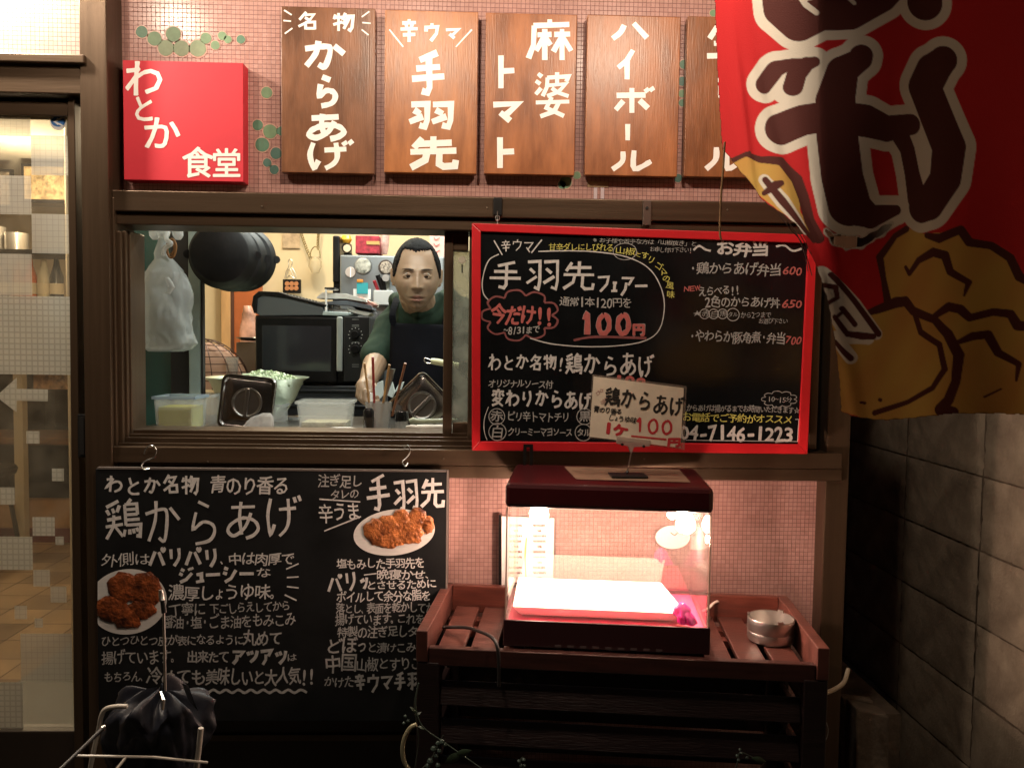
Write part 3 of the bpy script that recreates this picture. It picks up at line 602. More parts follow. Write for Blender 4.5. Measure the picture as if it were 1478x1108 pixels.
# ------------------------------------------------------------------ kitchen things
def vox(name, mb, m, size, parent=None, it=3, extra=None):
    """one continuous skin from overlapping solids"""
    me = mb.mesh(name, None); fixn(me)
    o = bpy.data.objects.new('tmp', me); C.objects.link(o)
    r = o.modifiers.new('r', 'REMESH'); r.mode = 'VOXEL'; r.voxel_size = size
    s_ = o.modifiers.new('s', 'SMOOTH'); s_.iterations = it; s_.factor = .5
    dg = bpy.context.evaluated_depsgraph_get(); me2 = bpy.data.meshes.new_from_object(o.evaluated_get(dg)); bpy.data.objects.remove(o)
    me2.name = name; me2.materials.clear(); me2.materials.append(m); me2.polygons.foreach_set('use_smooth', [True] * len(me2.polygons))
    q = obj(name, me2, m, parent, fix=False); return q
def capsule(mb, p0, r0, p1, r1, n=16):
    p0, p1 = Vector(p0), Vector(p1); d = p1 - p0; L_ = d.length; d.normalize(); pts = []; rs = []
    for k in range(5): a = math.pi / 2 * (1 - k / 5); pts.append(p0 - d * r0 * math.sin(a)); rs.append(max(1e-4, r0 * math.cos(a)))
    for k in range(1, 4): pts.append(p0.lerp(p1, k / 4)); rs.append(r0 + (r1 - r0) * k / 4)
    for k in range(6): a = math.pi / 2 * k / 5; pts.append(p1 + d * r1 * math.sin(a)); rs.append(max(1e-4, r1 * math.cos(a)))
    return mb.tube(pts, rs, n)
def chain(mb, pr):
    for (a, r), (b, q) in zip(pr, pr[1:]): capsule(mb, a, r, b, q)
# hanging pans
IRON = mat('black_iron', (0.008, 0.008, 0.008), 0.5, 0.0, var=.3, vscale=15, bump=.12, bscale=80, spec=.2)
def pan(px, py, rpx, Y, tilt, lab):
    c = P(px, py, Y); r = rpx * (Y + 1.9) / F
    t = thing('frying_pan', lab, 'pan', tuple(c), 'black iron pans hanging at the top of the window')
    M = Matrix.Translation(c) @ Matrix.Rotation(R(tilt), 4, 'Z') @ Matrix.Rotation(R(90), 4, 'X')
    obj('pan_bowl', MB().lathe([(.0005, 0), (r * .80, 0), (r * .84, -.003), (r * .97, -.042), (r, -.046), (r * .985, -.046), (r * .95, -.042), (r * .82, -.006), (.0005, -.004)], M, 56), IRON, t, sm=50)
    for s_ in (-1, 1):
        obj('pour_lip', MB().lathe([(.0005, -.008), (.007, -.006), (.010, 0), (.0115, .005), (.0005, .005)], M @ Matrix.Translation((s_ * r * .985, .0, -.040)) , 12), IRON, t, sm=True)
    h = M @ Vector((0, r * .95, -.04)); h2 = M @ Vector((0, r * 1.9, -.035)); obj('handle', MB().tube([h, h.lerp(h2, .5), h2], [.010, .008, .012]), IRON, t, sm=True)
pan(317, 366, 49, .30, 6, 'large black iron pan hanging nearest at the window, facing out')
pan(334, 370, 49, .36, 14, 'middle black iron pan overlapping behind the nearest one')
pan(350, 371, 48, .43, 18, 'rearmost black iron pan, its rim showing towards the cream wall')
# plastic bag
def plastic(name, tr, col=(0.85, .88, .88), rough=.25, bump=.4):
    m = mat(name, col, rough, var=.05, bump=bump, bscale=35); n = m.node_tree.nodes; L = m.node_tree.links; b = n['Principled BSDF']; out = n['Material Output']
    t = n.new('ShaderNodeBsdfTransparent'); tl = n.new('ShaderNodeBsdfTranslucent'); tl.inputs[0].default_value = (*col, 1); a = n.new('ShaderNodeMixShader'); a.inputs[0].default_value = .35
    q = n.new('ShaderNodeMixShader'); q.inputs[0].default_value = 1 - tr
    L.new(b.outputs[0], a.inputs[1]); L.new(tl.outputs[0], a.inputs[2]); L.new(t.outputs[0], q.inputs[1]); L.new(a.outputs[0], q.inputs[2]); L.new(q.outputs[0], out.inputs[0]); return m
BAGM = plastic('translucent_bag_film', .50, (.55, .59, .59), .2, 1.0); BAGI = plastic('white_bag_film', .48, (.62, .65, .64), .2, 1.0)
def lump(name, outline, Y, thick, m, parent, wr=.006, sd=0, nz=26, nu=40):
    """closed bulging body whose silhouette is the left/right pixel outline per row"""
    rows = []
    for i in range(nz + 1):
        t = i / nz * (len(outline) - 1); k = min(int(t), len(outline) - 2); f = t - k; f = f * f * (3 - 2 * f) * .4 + f * .6
        yy = outline[k][0] + (outline[k + 1][0] - outline[k][0]) * f; a = outline[k][1] + (outline[k + 1][1] - outline[k][1]) * f; b = outline[k][2] + (outline[k + 1][2] - outline[k][2]) * f
        A, B = P(a, yy, Y), P(b, yy, Y); c = (A + B) / 2; hw = (B - A).length / 2; row = []
        for j in range(nu):
            an = 2 * math.pi * j / nu; v = Vector((math.cos(an) * hw, -math.sin(an) * min(thick, hw * .9), 0))
            n_ = noise.noise(Vector((c.x * 9 + v.x * 26 + sd, v.y * 26, (c.z * 14))))
            n2 = abs(noise.noise(Vector((v.x * 60 + sd, v.y * 60, c.z * 38)))) * 1.6 - .4
            v *= 1 + (n_ * wr * 12 + n2 * wr * 5); row.append(c + v)
        rows += row
    fs = [(i * nu + j, i * nu + (j + 1) % nu, (i + 1) * nu + (j + 1) % nu, (i + 1) * nu + j) for i in range(nz) for j in range(nu)] + [tuple(range(nu)), tuple(range(nz * nu + nu - 1, nz * nu - 1, -1))]
    return obj(name, MB().add(rows, fs), m, parent, sm=60)
bag = thing('plastic_bag', 'knotted translucent plastic bag hanging in front of the teal cupboard', 'plastic bag', tuple(P(243, 507, .26)))
lump('bag_film', [(334, 236, 246), (345, 228, 241), (366, 223, 242), (375, 225, 250), (395, 210, 268), (415, 203, 272), (450, 203, 274), (480, 203, 280), (495, 205, 285), (503, 208, 276), (507, 214, 262)], .27, .045, BAGM, bag, .020, 3, 60, 72)
lump('inner_bag', [(386, 226, 240), (395, 212, 246), (415, 206, 240), (440, 206, 250), (470, 206, 272), (492, 208, 278), (502, 212, 264)], .27, .034, BAGI, bag, .026, 8, 60, 72)
lump('loose_corner', [(400, 238, 244), (408, 240, 250), (415, 243, 253), (424, 238, 246)], .215, .006, BAGI, bag, .01, 5)
obj('knot', MB().tube(cpath([(243, 334), (240, 345), (247, 352), (238, 358), (236, 368)], [.25, .24, .235, .24, .25], 5), .006), BAGI, bag, sm=True)
rb = obj('rubber_bands', MB().tube(cpath([(243, 347), (250, 346), (254, 356), (251, 369), (245, 371), (241, 361), (243, 349), (249, 349), (252, 360), (247, 368)], .25, 5), .0035), mat('brown_rubber', (.16, .07, .015), .6), sm=True)
tag(rb, 'bundle of brown rubber bands hanging beside the plastic bag knot', 'rubber bands')
for i, (a, b, c) in enumerate([(236, 340, .26), (256, 338, .27), (223, 338, .27)]):
    q = lump('loose_bag', [(334, a - 9, a + 9), (340, a - 8, a + 9), (346, a - 3, a + 5)], c, .01, BAGI, None, .02, 20 + i, 8, 20)
    tag(q, ['small white bag scrap at the bag knot', 'white bag end hanging above the brown rubber bands', 'small plastic end at the far edge of the window corner'][i], 'plastic bag')
# cream wall things
def chainlinks(a, b, sag):
    pts = []
    for k in range(15):
        t = k / 14; pts.append((a[0] + (b[0] - a[0]) * t + sag * math.sin(t * math.pi), a[1] + (b[1] - a[1]) * t))
    return pts
hj = thing('hanging_jar', 'little glass jar hanging on a chain on the cream wall', 'jar', tuple(P(456, 390, 1.93)))
BRZ = mat('old_brass', (.22, .17, .07), .4, .8)
for a, b in (((433, 330), (448, 372)), ((461, 330), (459, 358))):
    for i, (x, y) in enumerate(chainlinks(a, b, -1)):
        obj('chain_link', MB().tube([P(x, y, 1.93) + Vector((.005 * math.cos(q), (.004 if i % 2 else 0) * math.sin(q), .009 * math.sin(q))) for q in [k * math.pi / 4 for k in range(9)]], .0015, 5), BRZ, hj)
obj('wire_bail', MB().tube(cpath([(448, 373), (449, 362), (455, 356), (461, 362), (462, 373)], 1.92, 4), .0022), BRZ, hj, sm=True)
M = Matrix.Translation(P(455, 394, 1.91))
obj('glass_jar', MB().lathe([(.001, 0), (.018, .002), (.03, .03), (.028, .055), (.016, .066), (.018, .074), (.001, .076)], M, 20), plastic('jar_glass', .45, (.7, .62, .45), .1, .1), hj, sm=True)
pf = thing('coin_frame', 'black frame holding six round copper medals above the grey machine', 'display frame', tuple(P(421, 422, 1.92)))
fbox('backing', 408, 403, 434, 423, 1.92, .015, BLK, pf, bevel=.002)
for a in (414.5, 421, 427.5):
    for b in (409.5, 416):
        c = P(a, b, 1.918); obj('medal', MB().lathe([(.0005, .003), (.010, .003), (.0112, 0)], Matrix.Translation(c) @ Matrix.Rotation(R(90), 4, 'X'), 16), mat('copper_medal', (.55, .25, .12), .4, .5), pf, sm=True)
wf = obj('wire_figure', MB().tube(cpath([(411, 402), (413, 392), (417, 384), (416, 378), (419, 374), (422, 378), (421, 385), (425, 392), (427, 402), (419, 398), (413, 401), (418, 388), (424, 400)], 1.93, 6), .002), mat('pewter', (.5, .48, .42), .3, .8), sm=True)
tag(wf, 'small wire figure standing on the frame of medals', 'ornament')
pc = obj('pale_print', pbox(MB(), 408, 320, 433, 358, 1.985, .004), mat('pale_print', (.52, .40, .27), .8, var=.35, vscale=20)); tag(pc, 'pale print taped high on the cream wall above the wire figure', 'print')
pl = lump('hanging_wrappers', [(441, 352, 362), (452, 349, 368), (470, 347, 372), (490, 346, 374), (496, 347, 371)], 1.6, .02, mat('pink_wrapper', (.55, .30, .22), .35, var=.5, vscale=14, bump=.4), None, .02, 12); tag(pl, 'crumpled pinkish plastic packets hanging on the orange door', 'packets')
# wire mesh sphere
wm = thing('wire_basket', 'domed copper coloured wire mesh seen behind the steel bowl', 'basket', tuple(P(305, 560, .95)))
bmb = MB(); cc = P(292, 560, .95)
for k in range(9):
    a = -math.pi / 2 + k * math.pi / 8
    bmb.tube([cc + Vector((.17 * math.cos(t) * math.cos(a), .08 * math.sin(a) * math.cos(t) - .02, .17 * math.sin(t))) for t in [q * math.pi / 24 for q in range(13)]], .0016, 4)
for k in range(1, 9):
    t = k * math.pi / 18
    bmb.tube([cc + Vector((.17 * math.cos(t) * math.cos(a), .08 * math.sin(a) * math.cos(t) - .02, .17 * math.sin(t))) for a in [-math.pi / 2 + q * math.pi / 12 for q in range(13)]], .0016, 4)
obj('mesh', bmb, mat('dark_wire', (.06, .03, .02), .4, .6), wm)
obj('pale_cloth', MB().lathe([(.158 * math.cos(t), .158 * math.sin(t)) for t in [q * math.pi / 20 for q in range(10)]], Matrix.Translation(cc) @ Matrix.Diagonal((1, .45, 1, 1)), 32), mat('pinkish_cloth', (.55, .34, .25), .8), wm, sm=True)
# microwave
mw = thing('oven', 'black oven with a silver vertical door handle and knobs', 'oven', tuple(P(450, 556, .90)))
x0, x1, z0, z1 = rect(368, 456, 534, 553, .90)
obj('body', MB().box(x0, x1, .90, 1.30, z0, z1), BLK, mw, bevel=.006)
fbox('door', 369, 458, 486, 551, .882, .018, BLK, mw, bevel=.004); fbox('door_window', 378, 470, 478, 536, .880, .003, mat('smoked_glass', (.03, .03, .035), .12), mw, bevel=.001)
fbox('handle', 485.5, 457, 494, 536, .855, .014, mat('satin_silver', (.55, .60, .58), .35, .6), mw, bevel=.004)
for q in (462, 530): fbox('handle_stand', 488, q, 492, q + 3, .868, .015, BLK, mw)
fbox('control_panel', 496, 457, 533, 551, .884, .017, mat('panel_black', (.018, .018, .018), .3), mw, bevel=.003)
for q, rr in ((483, 6), (504, 6.5)):
    c = P(513, q, .884); obj('knob', MB().lathe([(.0005, .018), (rr / 440 * .85, .018), (rr / 440, 0)], Matrix.Translation(c) @ Matrix.Rotation(R(90), 4, 'X'), 20), BLK, mw, sm=True)
    ik = Ink(.8835)
    for a in range(9): t = R(-120 + a * 30); ik.line([(513 + 9 * math.sin(t), q - 9 * math.cos(t)), (513 + 10.4 * math.sin(t), q - 10.4 * math.cos(t))], .9)
    ik.done(WHITEP, mw, 'dial_marks')
ik = Ink(.8835)
for q in (461, 469, 471, 494, 526, 529): ik.line([(508, q), (518, q)], .7)
ik.done(mat('grey_print', (.35, .35, .33), .5), mw, 'dial_marks')
fbox('lower_drawer', 400, 556, 533, 600, .90, .3, mat('drawer_black', (.02, .022, .026), .35), None, bevel=.004); o = bpy.data.objects['lower_drawer']; tag(o, 'black ridged machine base under the oven', 'appliance')
for k in range(3): fbox('ridge', 402, 562 + k * 11, 531, 566 + k * 11, .893, .008, MATS['drawer_black'], o)
for ch in [q for q in C.objects if q.name.startswith('ridge')]: ch.matrix_parent_inverse = Matrix.Identity(4)
# grey machine (till) on the oven
till = thing('cash_register', 'grey cash register with a sloping black keyboard on top of the oven', 'cash register', tuple(P(415, 458, .95)))
def slab(name, pix, Y, d, m, parent, bevel=.003):
    return obj(name, MB().prism([(P(a, b, Y).x, P(a, b, Y).z) for a, b in pix], Y, Y + d), m, parent, bevel=bevel)
slab('case', [(366, 444), (368, 428), (376, 423), (400, 424), (466, 443), (468, 455), (376, 456), (369, 452)], .90, .28, mat('grey_case', (.10, .11, .115), .5, spec=.2), till)
slab('lid', [(363, 440), (365, 427), (373, 420), (402, 421), (420, 427), (472, 440), (470, 443), (415, 430), (380, 426), (371, 430), (370, 452), (366, 452)], .892, .29, BLK, till)
for i in range(14): slab('key', [(404 + i * 4.6, 423.5 + i * 1.15), (407.4 + i * 4.6, 424.3 + i * 1.15), (407.4 + i * 4.6, 421.8 + i * 1.15), (404.4 + i * 4.6, 421 + i * 1.15)], .90, .012, mat('key_grey', (.2, .2, .2), .5), till, 0)
# papers and tray on the oven
pap = thing('paper_stack', 'loose heap of papers and magazines on top of the oven', 'papers', tuple(P(510, 455, .95)))
PCOL = [mat('paper_%d' % i, c, .7, var=.15, vscale=20) for i, c in enumerate([(.72, .7, .66), (.6, .58, .56), (.12, .13, .15), (.45, .2, .16), (.7, .68, .6), (.1, .1, .11), (.65, .6, .55)])]
for i, (pts, m) in enumerate([([(456, 430), (465, 422), (500, 424), (528, 432), (529, 436), (498, 431), (470, 431)], 0), ([(458, 436), (500, 433), (536, 441), (538, 447), (500, 440), (460, 439)], 2), ([(490, 433), (520, 428), (541, 439), (533, 447), (505, 440)], 3), ([(500, 444), (536, 452), (530, 456), (505, 450)], 4), ([(470, 441), (510, 448), (528, 456), (475, 448)], 6), ([(505, 440), (534, 444), (540, 452), (515, 447)], 5), ([(528, 434), (542, 436), (541, 442), (532, 440)], 4)]):
    slab('sheet', pts, .93 + i * .012, .10, PCOL[m], pap, .0006)
slab('tray', [(466, 449), (505, 451), (503, 456), (465, 455)], .89, .2, mat('pale_blue_plastic', (.42, .50, .50), .4), None, .003); tag(bpy.data.objects['tray'], 'pale blue tray on the oven behind the silver handle', 'tray')
rk = thing('wire_stand', 'small white stand with a black top rail on the tray', 'stand', tuple(P(475, 450, .9)))
obj('post', MB().tube([P(470.5, 449, .9), P(470.5, 417, .9)], .004), WHITEP, rk, sm=True); obj('post', MB().tube([P(481, 446, .96), P(481, 418, .96)], .0015), BLK, rk, sm=True); fbox('top_rail', 468, 414.5, 483, 417.5, .895, .08, BLK, rk)
# fridge
fr = thing('fridge', 'steel grey fridge with magnets behind the chef', 'fridge', tuple(P(540, 640, 1.30)))
x0, x1, z0, z1 = rect(490, 369, 640, 640, 1.30)
FRG = mat('fridge_grey', (.24, .26, .27), .3, .6, var=.06, vscale=5)
obj('door', MB().box(x0, x1, 1.30, 1.33, z0, z1), FRG, fr, bevel=.006); obj('case', MB().box(x0 - .03, x1, 1.335, 1.80, z0, z1), BLK, fr)
fbox('side_rail', 480, 340, 490, 408, 1.32, .3, BLK, fr, bevel=.006); 
def roundel(name, px, py, r, m, parent, Y=1.296, d=.006, n=24):
    c = P(px, py, Y); rr = r * (Y + 1.9) / F; return obj(name, MB().lathe([(.0003, d), (rr * .93, d), (rr, 0)], Matrix.Translation(c) @ Matrix.Rotation(R(90), 4, 'X'), n), m, parent, sm=True)
mg = thing('fridge_magnet', 'round magnet photo of food on the fridge door', 'magnet', tuple(P(524, 384, 1.29)), 'magnets on the fridge'); roundel('rim', 524, 384, 12.5, STEEL, mg); roundel('face', 524, 384, 11, mat('magnet_photo', (.25, .26, .2), .4, var=.8, vscale=40, col2=(.6, .58, .5)), mg, 1.289, .003)
mg = thing('fridge_magnet', 'round black and cream patterned magnet nearest the chef', 'magnet', tuple(P(557, 386, 1.29)), 'magnets on the fridge'); roundel('rim', 557, 386, 11, mat('dark_rim', (.05, .035, .03), .5), mg); roundel('face', 557, 386, 8.6, mat('magnet_pattern', (.08, .04, .03), .4, var=.8, vscale=130, col2=(.6, .5, .4)), mg, 1.289, .003)
mg = thing('fridge_magnet', 'small pale dial magnet at the edge of the fridge', 'magnet', tuple(P(506, 393, 1.29)), 'magnets on the fridge'); roundel('face', 506, 393, 7.5, mat('pale_dial', (.5, .42, .38), .5), mg); ik = Ink(1.288); ik.line([(506, 386), (506, 400)], 1.8); ik.done(WHITEP, mg, 'pointer')
nb = thing('note_pad', 'turquoise note with an orange clip on the fridge door', 'note', tuple(P(523, 424, 1.29))); fbox('sheet', 515, 408, 531, 424, 1.285, .004, mat('turquoise', (.03, .34, .38), .5), nb, bevel=0); fbox('clip', 515, 403, 524, 408, 1.283, .006, mat('orange_clip', (.6, .22, .03), .5), nb); fbox('white_card', 510, 417, 535, 432, 1.290, .003, WHITEP, nb, bevel=0)
cd = thing('utensil_caddy', 'white caddy on the fridge full of black handled tools and scissors', 'utensil caddy', tuple(P(552, 432, 1.2))); fbox('pot', 539, 419, 566, 440, 1.24, .06, mat('off_white_plastic', (.55, .56, .55), .4), cd)
for i, (a, b, c_, d_, m, r_) in enumerate([(540, 405, 546, 420, 'r', 3), (545, 397, 553, 420, 'k', 4), (552, 401, 556, 420, 'k', 4), (558, 406, 559, 420, 's', 2.5), (549, 400, 550, 420, 'k', 2), (562, 400, 560, 420, 's', 2)]):
    obj('tool', MB().tube([P(a, b, 1.25), P(c_, d_, 1.26)], r_ / 440), {'r': mat('red_plastic', (.35, .02, .03), .4), 'k': BLK, 's': STEEL}[m], cd, sm=True)
roundel('scissor_ring', 557, 401, 5.5, STEEL, cd, 1.24, .004)
box_ = thing('red_box', 'red checked box lying on top of the fridge', 'box', tuple(P(532, 366, 1.35))); fbox('box_body', 513, 340, 547, 366, 1.35, .12, mat('red_checked', (.30, .02, .035), .5, var=.5, vscale=60), box_); fbox('banderole', 529, 348, 548, 353, 1.347, .003, mat('tan_band', (.4, .25, .08), .5), box_, bevel=0)
tc_ = thing('table_clock', 'round table clock beside the red box on the fridge', 'clock', tuple(P(501, 366, 1.34))); roundel('bezel', 501, 358.5, 7, BLK, tc_, 1.34, .02); roundel('dial', 501, 358.5, 5.5, mat('clock_dial', (.62, .5, .35), .4), tc_, 1.318, .004); fbox('foot', 496, 365, 507, 368, 1.34, .03, BLK, tc_)
yp = lump('yellow_packet', [(340, 494, 506), (346, 492, 508), (351, 493, 505)], 1.4, .02, mat('yellow_foil', (.6, .32, .03), .3, var=.3), None, .02, 33, 8, 20); tag(yp, 'yellow foil packet above the table clock', 'packet')
pk = lump('pink_packet', [(340, 549, 562), (352, 548, 561), (362, 549, 560), (367, 550, 559)], 1.4, .02, mat('pink_pale', (.55, .33, .28), .3, var=.5, vscale=30), None, .02, 43, 8, 20); tag(pk, 'pale pink packet beside the red box', 'packet')
pp_ = fbox('wall_notice', 620, 330, 645, 430, 1.45, .004, mat('notice_paper', (.60, .38, .33), .7, var=.1), None, bevel=0); tag(pp_, 'pinkish notice with red marks behind the chef', 'notice')
ik = Ink(1.447)
for q in range(7): ik.line([(626, 342 + q * 9), (629, 346 + q * 9), (635, 343 + q * 9)], 1.3)
o = ik.done(CRED, pp_, 'red_marks'); o.matrix_parent_inverse = Matrix.Identity(4)

# steel bowl with cabbage
bowl = thing('steel_bowl', 'large steel bowl heaped with shredded cabbage', 'bowl', tuple(P(372, 606, .50)))
bc_ = P(371, 545, .52); sc2 = 72 * 2.42 / F
prof = [(.45, -.80), (.52, -.74), (.74, -.42), (.90, -.06), (1.0, .0), (1.01, .015), (.985, .015), (.885, -.05), (.70, -.33), (.50, -.58), (.001, -.6)]
obj('bowl_body', MB().lathe([(.001, -.80 * sc2)] + [(r * sc2, z * sc2) for r, z in prof], Matrix.Translation(bc_), 64), mat('thin_steel', (.50, .60, .50), .3, .8, var=.12, vscale=9, bump=.05), bowl, sm=50)
cab = MB(); rnd = random.Random(4)
for i in range(1500):
    a = rnd.gauss(0, 1.15); r = math.sqrt(rnd.random()) * .80 * sc2; z = -.008 + .024 * (1 - (r / sc2 / .9) ** 2) * (.6 + .5 * rnd.random()) * (1.35 if math.cos(a) > -.3 else .7)
    c = bc_ + Vector((r * math.cos(a), r * math.sin(a), z - .012)); e = Matrix.Translation(c) @ Euler((rnd.uniform(-.6, .6), rnd.uniform(-.6, .6), rnd.random() * 6.28)).to_matrix().to_4x4(); L_ = rnd.uniform(.014, .034)
    pts = [e @ Vector((x * L_, s_ * .0021, .35 * L_ * (1 - (2 * x) ** 2) + s_ * .001)) for x in (-.5, 0, .5) for s_ in (-1, 1)]
    cab.add(pts, [(0, 1, 3, 2), (2, 3, 5, 4)])
q = obj('shredded_cabbage', cab, mat('pale_cabbage', (.56, .66, .46), .5, var=.3, vscale=60), fix=False); q['kind'] = 'stuff'; q['label'] = 'pale green shredded cabbage heaped in the steel bowl'; q['category'] = 'cabbage'
hp_ = obj('cabbage_heap', MB().lathe([(.70 * sc2, -.04), (.64 * sc2, -.016), (.5 * sc2, -.004), (.001, .004)], Matrix.Translation(bc_ + Vector((.012, 0, 0))), 32), MATS['pale_cabbage'], sm=True); hp_['kind'] = 'stuff'; hp_['label'] = 'pale green cabbage mass inside the steel bowl'; hp_['category'] = 'cabbage'
# square steel lids
def sqlid(px, py, half, Y, rot, lab, lean=12):
    c = P(px, py, Y); h = half * (Y + 1.9) / F
    t = thing('steel_cover', lab, 'lid', tuple(c), 'square steel container lids leaning on the counter')
    M = Matrix.Translation(c) @ Matrix.Rotation(R(-lean), 4, 'X') @ Matrix.Rotation(R(rot), 4, 'Y') @ Matrix.Rotation(R(90), 4, 'X')
    def ring(s_, z, rc, n=8):
        pts = []
        for qx, qy, a0 in ((1, 1, 0), (-1, 1, 90), (-1, -1, 180), (1, -1, 270)):
            for k in range(n + 1):
                a = R(a0 + 90 * k / n); pts.append(M @ Vector((qx * (h * s_ - rc) + rc * math.cos(a), qy * (h * s_ - rc) + rc * math.sin(a), z)))
        return pts
    rc = h * .26; rings = [ring(1.0, -.006, rc), ring(1.0, 0, rc), ring(.97, .003, rc), ring(.90, .003, rc * .9), ring(.86, -.001, rc * .8), ring(.84, -.004, rc * .8), ring(.80, -.003, rc * .7), ring(.45, -.003, rc * .5)]
    n = len(rings[0]); vs = [v for r_ in rings for v in r_]; fs = [(i * n + j, i * n + (j + 1) % n, (i + 1) * n + (j + 1) % n, (i + 1) * n + j) for i in range(len(rings) - 1) for j in range(n)] + [tuple(range((len(rings) - 1) * n, len(rings) * n)), tuple(range(n - 1, -1, -1))]
    obj('lid_plate', MB().add(vs, fs), mat('dark_reflecting_steel', (.33, .31, .30), .2, 1.0, var=.12, vscale=9, bump=.07, bscale=18), t, sm=35)
    rr = h * .50
    obj('recess_ring', MB().lathe([(rr * 1.12, -.003), (rr * 1.10, .002), (rr * 1.02, .002), (rr * .97, -.002), (rr * .9, -.0025)], M, 40), STEEL, t, sm=True)
    obj('recess_disc', MB().lathe([(rr * .96, -.0026), (.001, -.0026)], M, 40), STEELD, t, sm=True)
    obj('grip_bar', MB().obox(M @ Matrix.Translation((0, 0, .002)), rr * .30, rr * 2.05, .005), STEELD, t, bevel=.0015)
sqlid(356, 581, 39, .26, 5, 'square steel lid standing upright in front of the cabbage bowl', 8)
sqlid(609, 585, 37, .30, 45, 'square steel lid turned on its corner beside the window sash', 8)
# containers
CP = plastic('cloudy_plastic', .70, (.62, .66, .66), .25, .05)
def tub(lab, px0, py0, px1, py1, Y, d, liq=None, liqtop=None, lidm=None, group='plastic food containers on the counter'):
    t = thing('food_container', lab, 'container', tuple(P((px0 + px1) / 2, py1, Y)), group)
    x0, x1, z0, z1 = rect(px0, py0, px1, py1, Y); w_ = x1 - x0
    mb = MB(); tp = .05 * w_; vs = []
    for z, i_ in ((z0, tp), (z1, 0), (z1, .003), (z0 + .003, tp + .003)):
        vs += [(x0 + i_, Y + i_ * .6, z), (x1 - i_, Y + i_ * .6, z), (x1 - i_, Y + d - i_ * .6, z), (x0 + i_, Y + d - i_ * .6, z)]
    fs = [(i * 4 + j, i * 4 + (j + 1) % 4, (i + 1) * 4 + (j + 1) % 4, (i + 1) * 4 + j) for i in range(3) for j in range(4)] + [(3, 2, 1, 0), (12, 13, 14, 15)]
    obj('tub', mb.add(vs, fs), CP, t, bevel=.003)
    rm = MB()
    for a, b, c_, e in ((x0 - .004, x1 + .004, Y - .004, Y + .002), (x0 - .004, x1 + .004, Y + d - .002, Y + d + .004), (x0 - .004, x0 + .002, Y + .002, Y + d - .002), (x1 - .002, x1 + .004, Y + .002, Y + d - .002)): rm.box(a, b, c_, e, z1 - .004, z1 + .003)
    obj('rim', rm, lidm or CP, t)
    if liq:
        zl = P((px0 + px1) / 2, liqtop, Y).z; obj('contents', MB().box(x0 + tp + .004, x1 - tp - .004, Y + tp * .6 + .004, Y + d - tp * .6 - .004, z0 + .004, zl), liq, t)
    return t
tub('plastic tub of yellow marinade with a bluish rim', 222, 574, 280, 621, .20, .10, mat('yellow_marinade', (.40, .38, .005), .3, var=.1), 588, plastic('blue_rim', .3, (.35, .45, .55), .3, .05))
tub('empty cloudy tub behind the yellow marinade', 250, 571, 306, 621, .32, .10)
tub('cloudy rectangular tub with dregs in the middle of the counter', 428, 581, 504, 621, .24, .10, mat('dregs', (.42, .38, .22), .5, var=.4, vscale=60), 610)
tub('small clear tub behind the crumpled film', 392, 585, 410, 620, .42, .05)
tub('small yellow butter tub near the glass tumbler', 410, 606, 428, 621, .50, .04, mat('butter', (.55, .42, .1), .5), 610)
cf = lump('crumpled_film', [(596, 378, 390), (602, 364, 393), (610, 356, 395), (618, 350, 396), (622, 348, 397)], .16, .02, plastic('clear_film', .6, (.7, .68, .66), .15, .8), None, .045, 9, 24, 60); tag(cf, 'crumpled clear plastic film in front of the upright steel lid', 'plastic film')
for a, b, l in ((400, 443, 'white plate edge left of the middle tub'), (462, 522, 'white plate edge under the chopsticks')):
    c = P((a + b) / 2, 621, .13); rr = (b - a) / 2 * 2.03 / F
    q = obj('white_plate', MB().lathe([(.001, 0), (rr * .7, .001), (rr, .007), (rr * .97, .009), (rr * .7, .004), (.001, .004)], Matrix.Translation(c + Vector((0, 0, -.006))), 32), WHITEP, sm=True); tag(q, l, 'plate', 'white plates at the window sill')
tb = obj('glass_tumbler', MB().lathe([(.018, 0), (.022, .06), (.0205, .06), (.017, .003), (.001, .003)], Matrix.Translation(P(335, 541, .9)), 20), plastic('tumbler_glass', .65, (.6, .6, .58), .1, .1), sm=True); tag(tb, 'small clear tumbler left of the brown cabinet', 'glass')
# chopstick holder and sticks
hd = thing('utensil_holder', 'clear cup holding sticks beside a black capped jar', 'utensil holder', tuple(P(545, 622, .2)))
obj('cup', MB().lathe([(.028, 0), (.034, .075), (.0325, .075), (.027, .003), (.001, .003)], Matrix.Translation(P(546, 622, .22)), 24), plastic('smoky_cup', .45, (.35, .34, .32), .15, .1), hd, sm=True)
bj = thing('seasoning_jar', 'dark seasoning jar with a black cap standing before the sticks', 'jar', tuple(P(532, 622, .16)), 'dark jars on the counter'); obj('jar_body', MB().lathe([(.014, 0), (.014, .035), (.001, .035)], Matrix.Translation(P(532, 622, .15)), 20), mat('dark_glass', (.03, .025, .02), .15), bj, sm=True); obj('cap', MB().lathe([(.013, .035), (.013, .05), (.008, .058), (.001, .058)], Matrix.Translation(P(532, 622, .15)), 20), BLK, bj, sm=True)
bj = thing('seasoning_jar', 'glass jar with a glossy black lid below the turned steel lid', 'jar', tuple(P(580, 622, .16)), 'dark jars on the counter'); obj('jar_body', MB().lathe([(.016, 0), (.016, .026), (.001, .026)], Matrix.Translation(P(580, 622, .16)), 20), plastic('clear_jar', .5, (.4, .4, .38), .1, .05), bj, sm=True); obj('cap', MB().lathe([(.0175, .026), (.0175, .046), (.015, .050), (.001, .050)], Matrix.Translation(P(580, 622, .16)), 20), mat('glossy_black', (.01, .01, .01), .1), bj, sm=True)
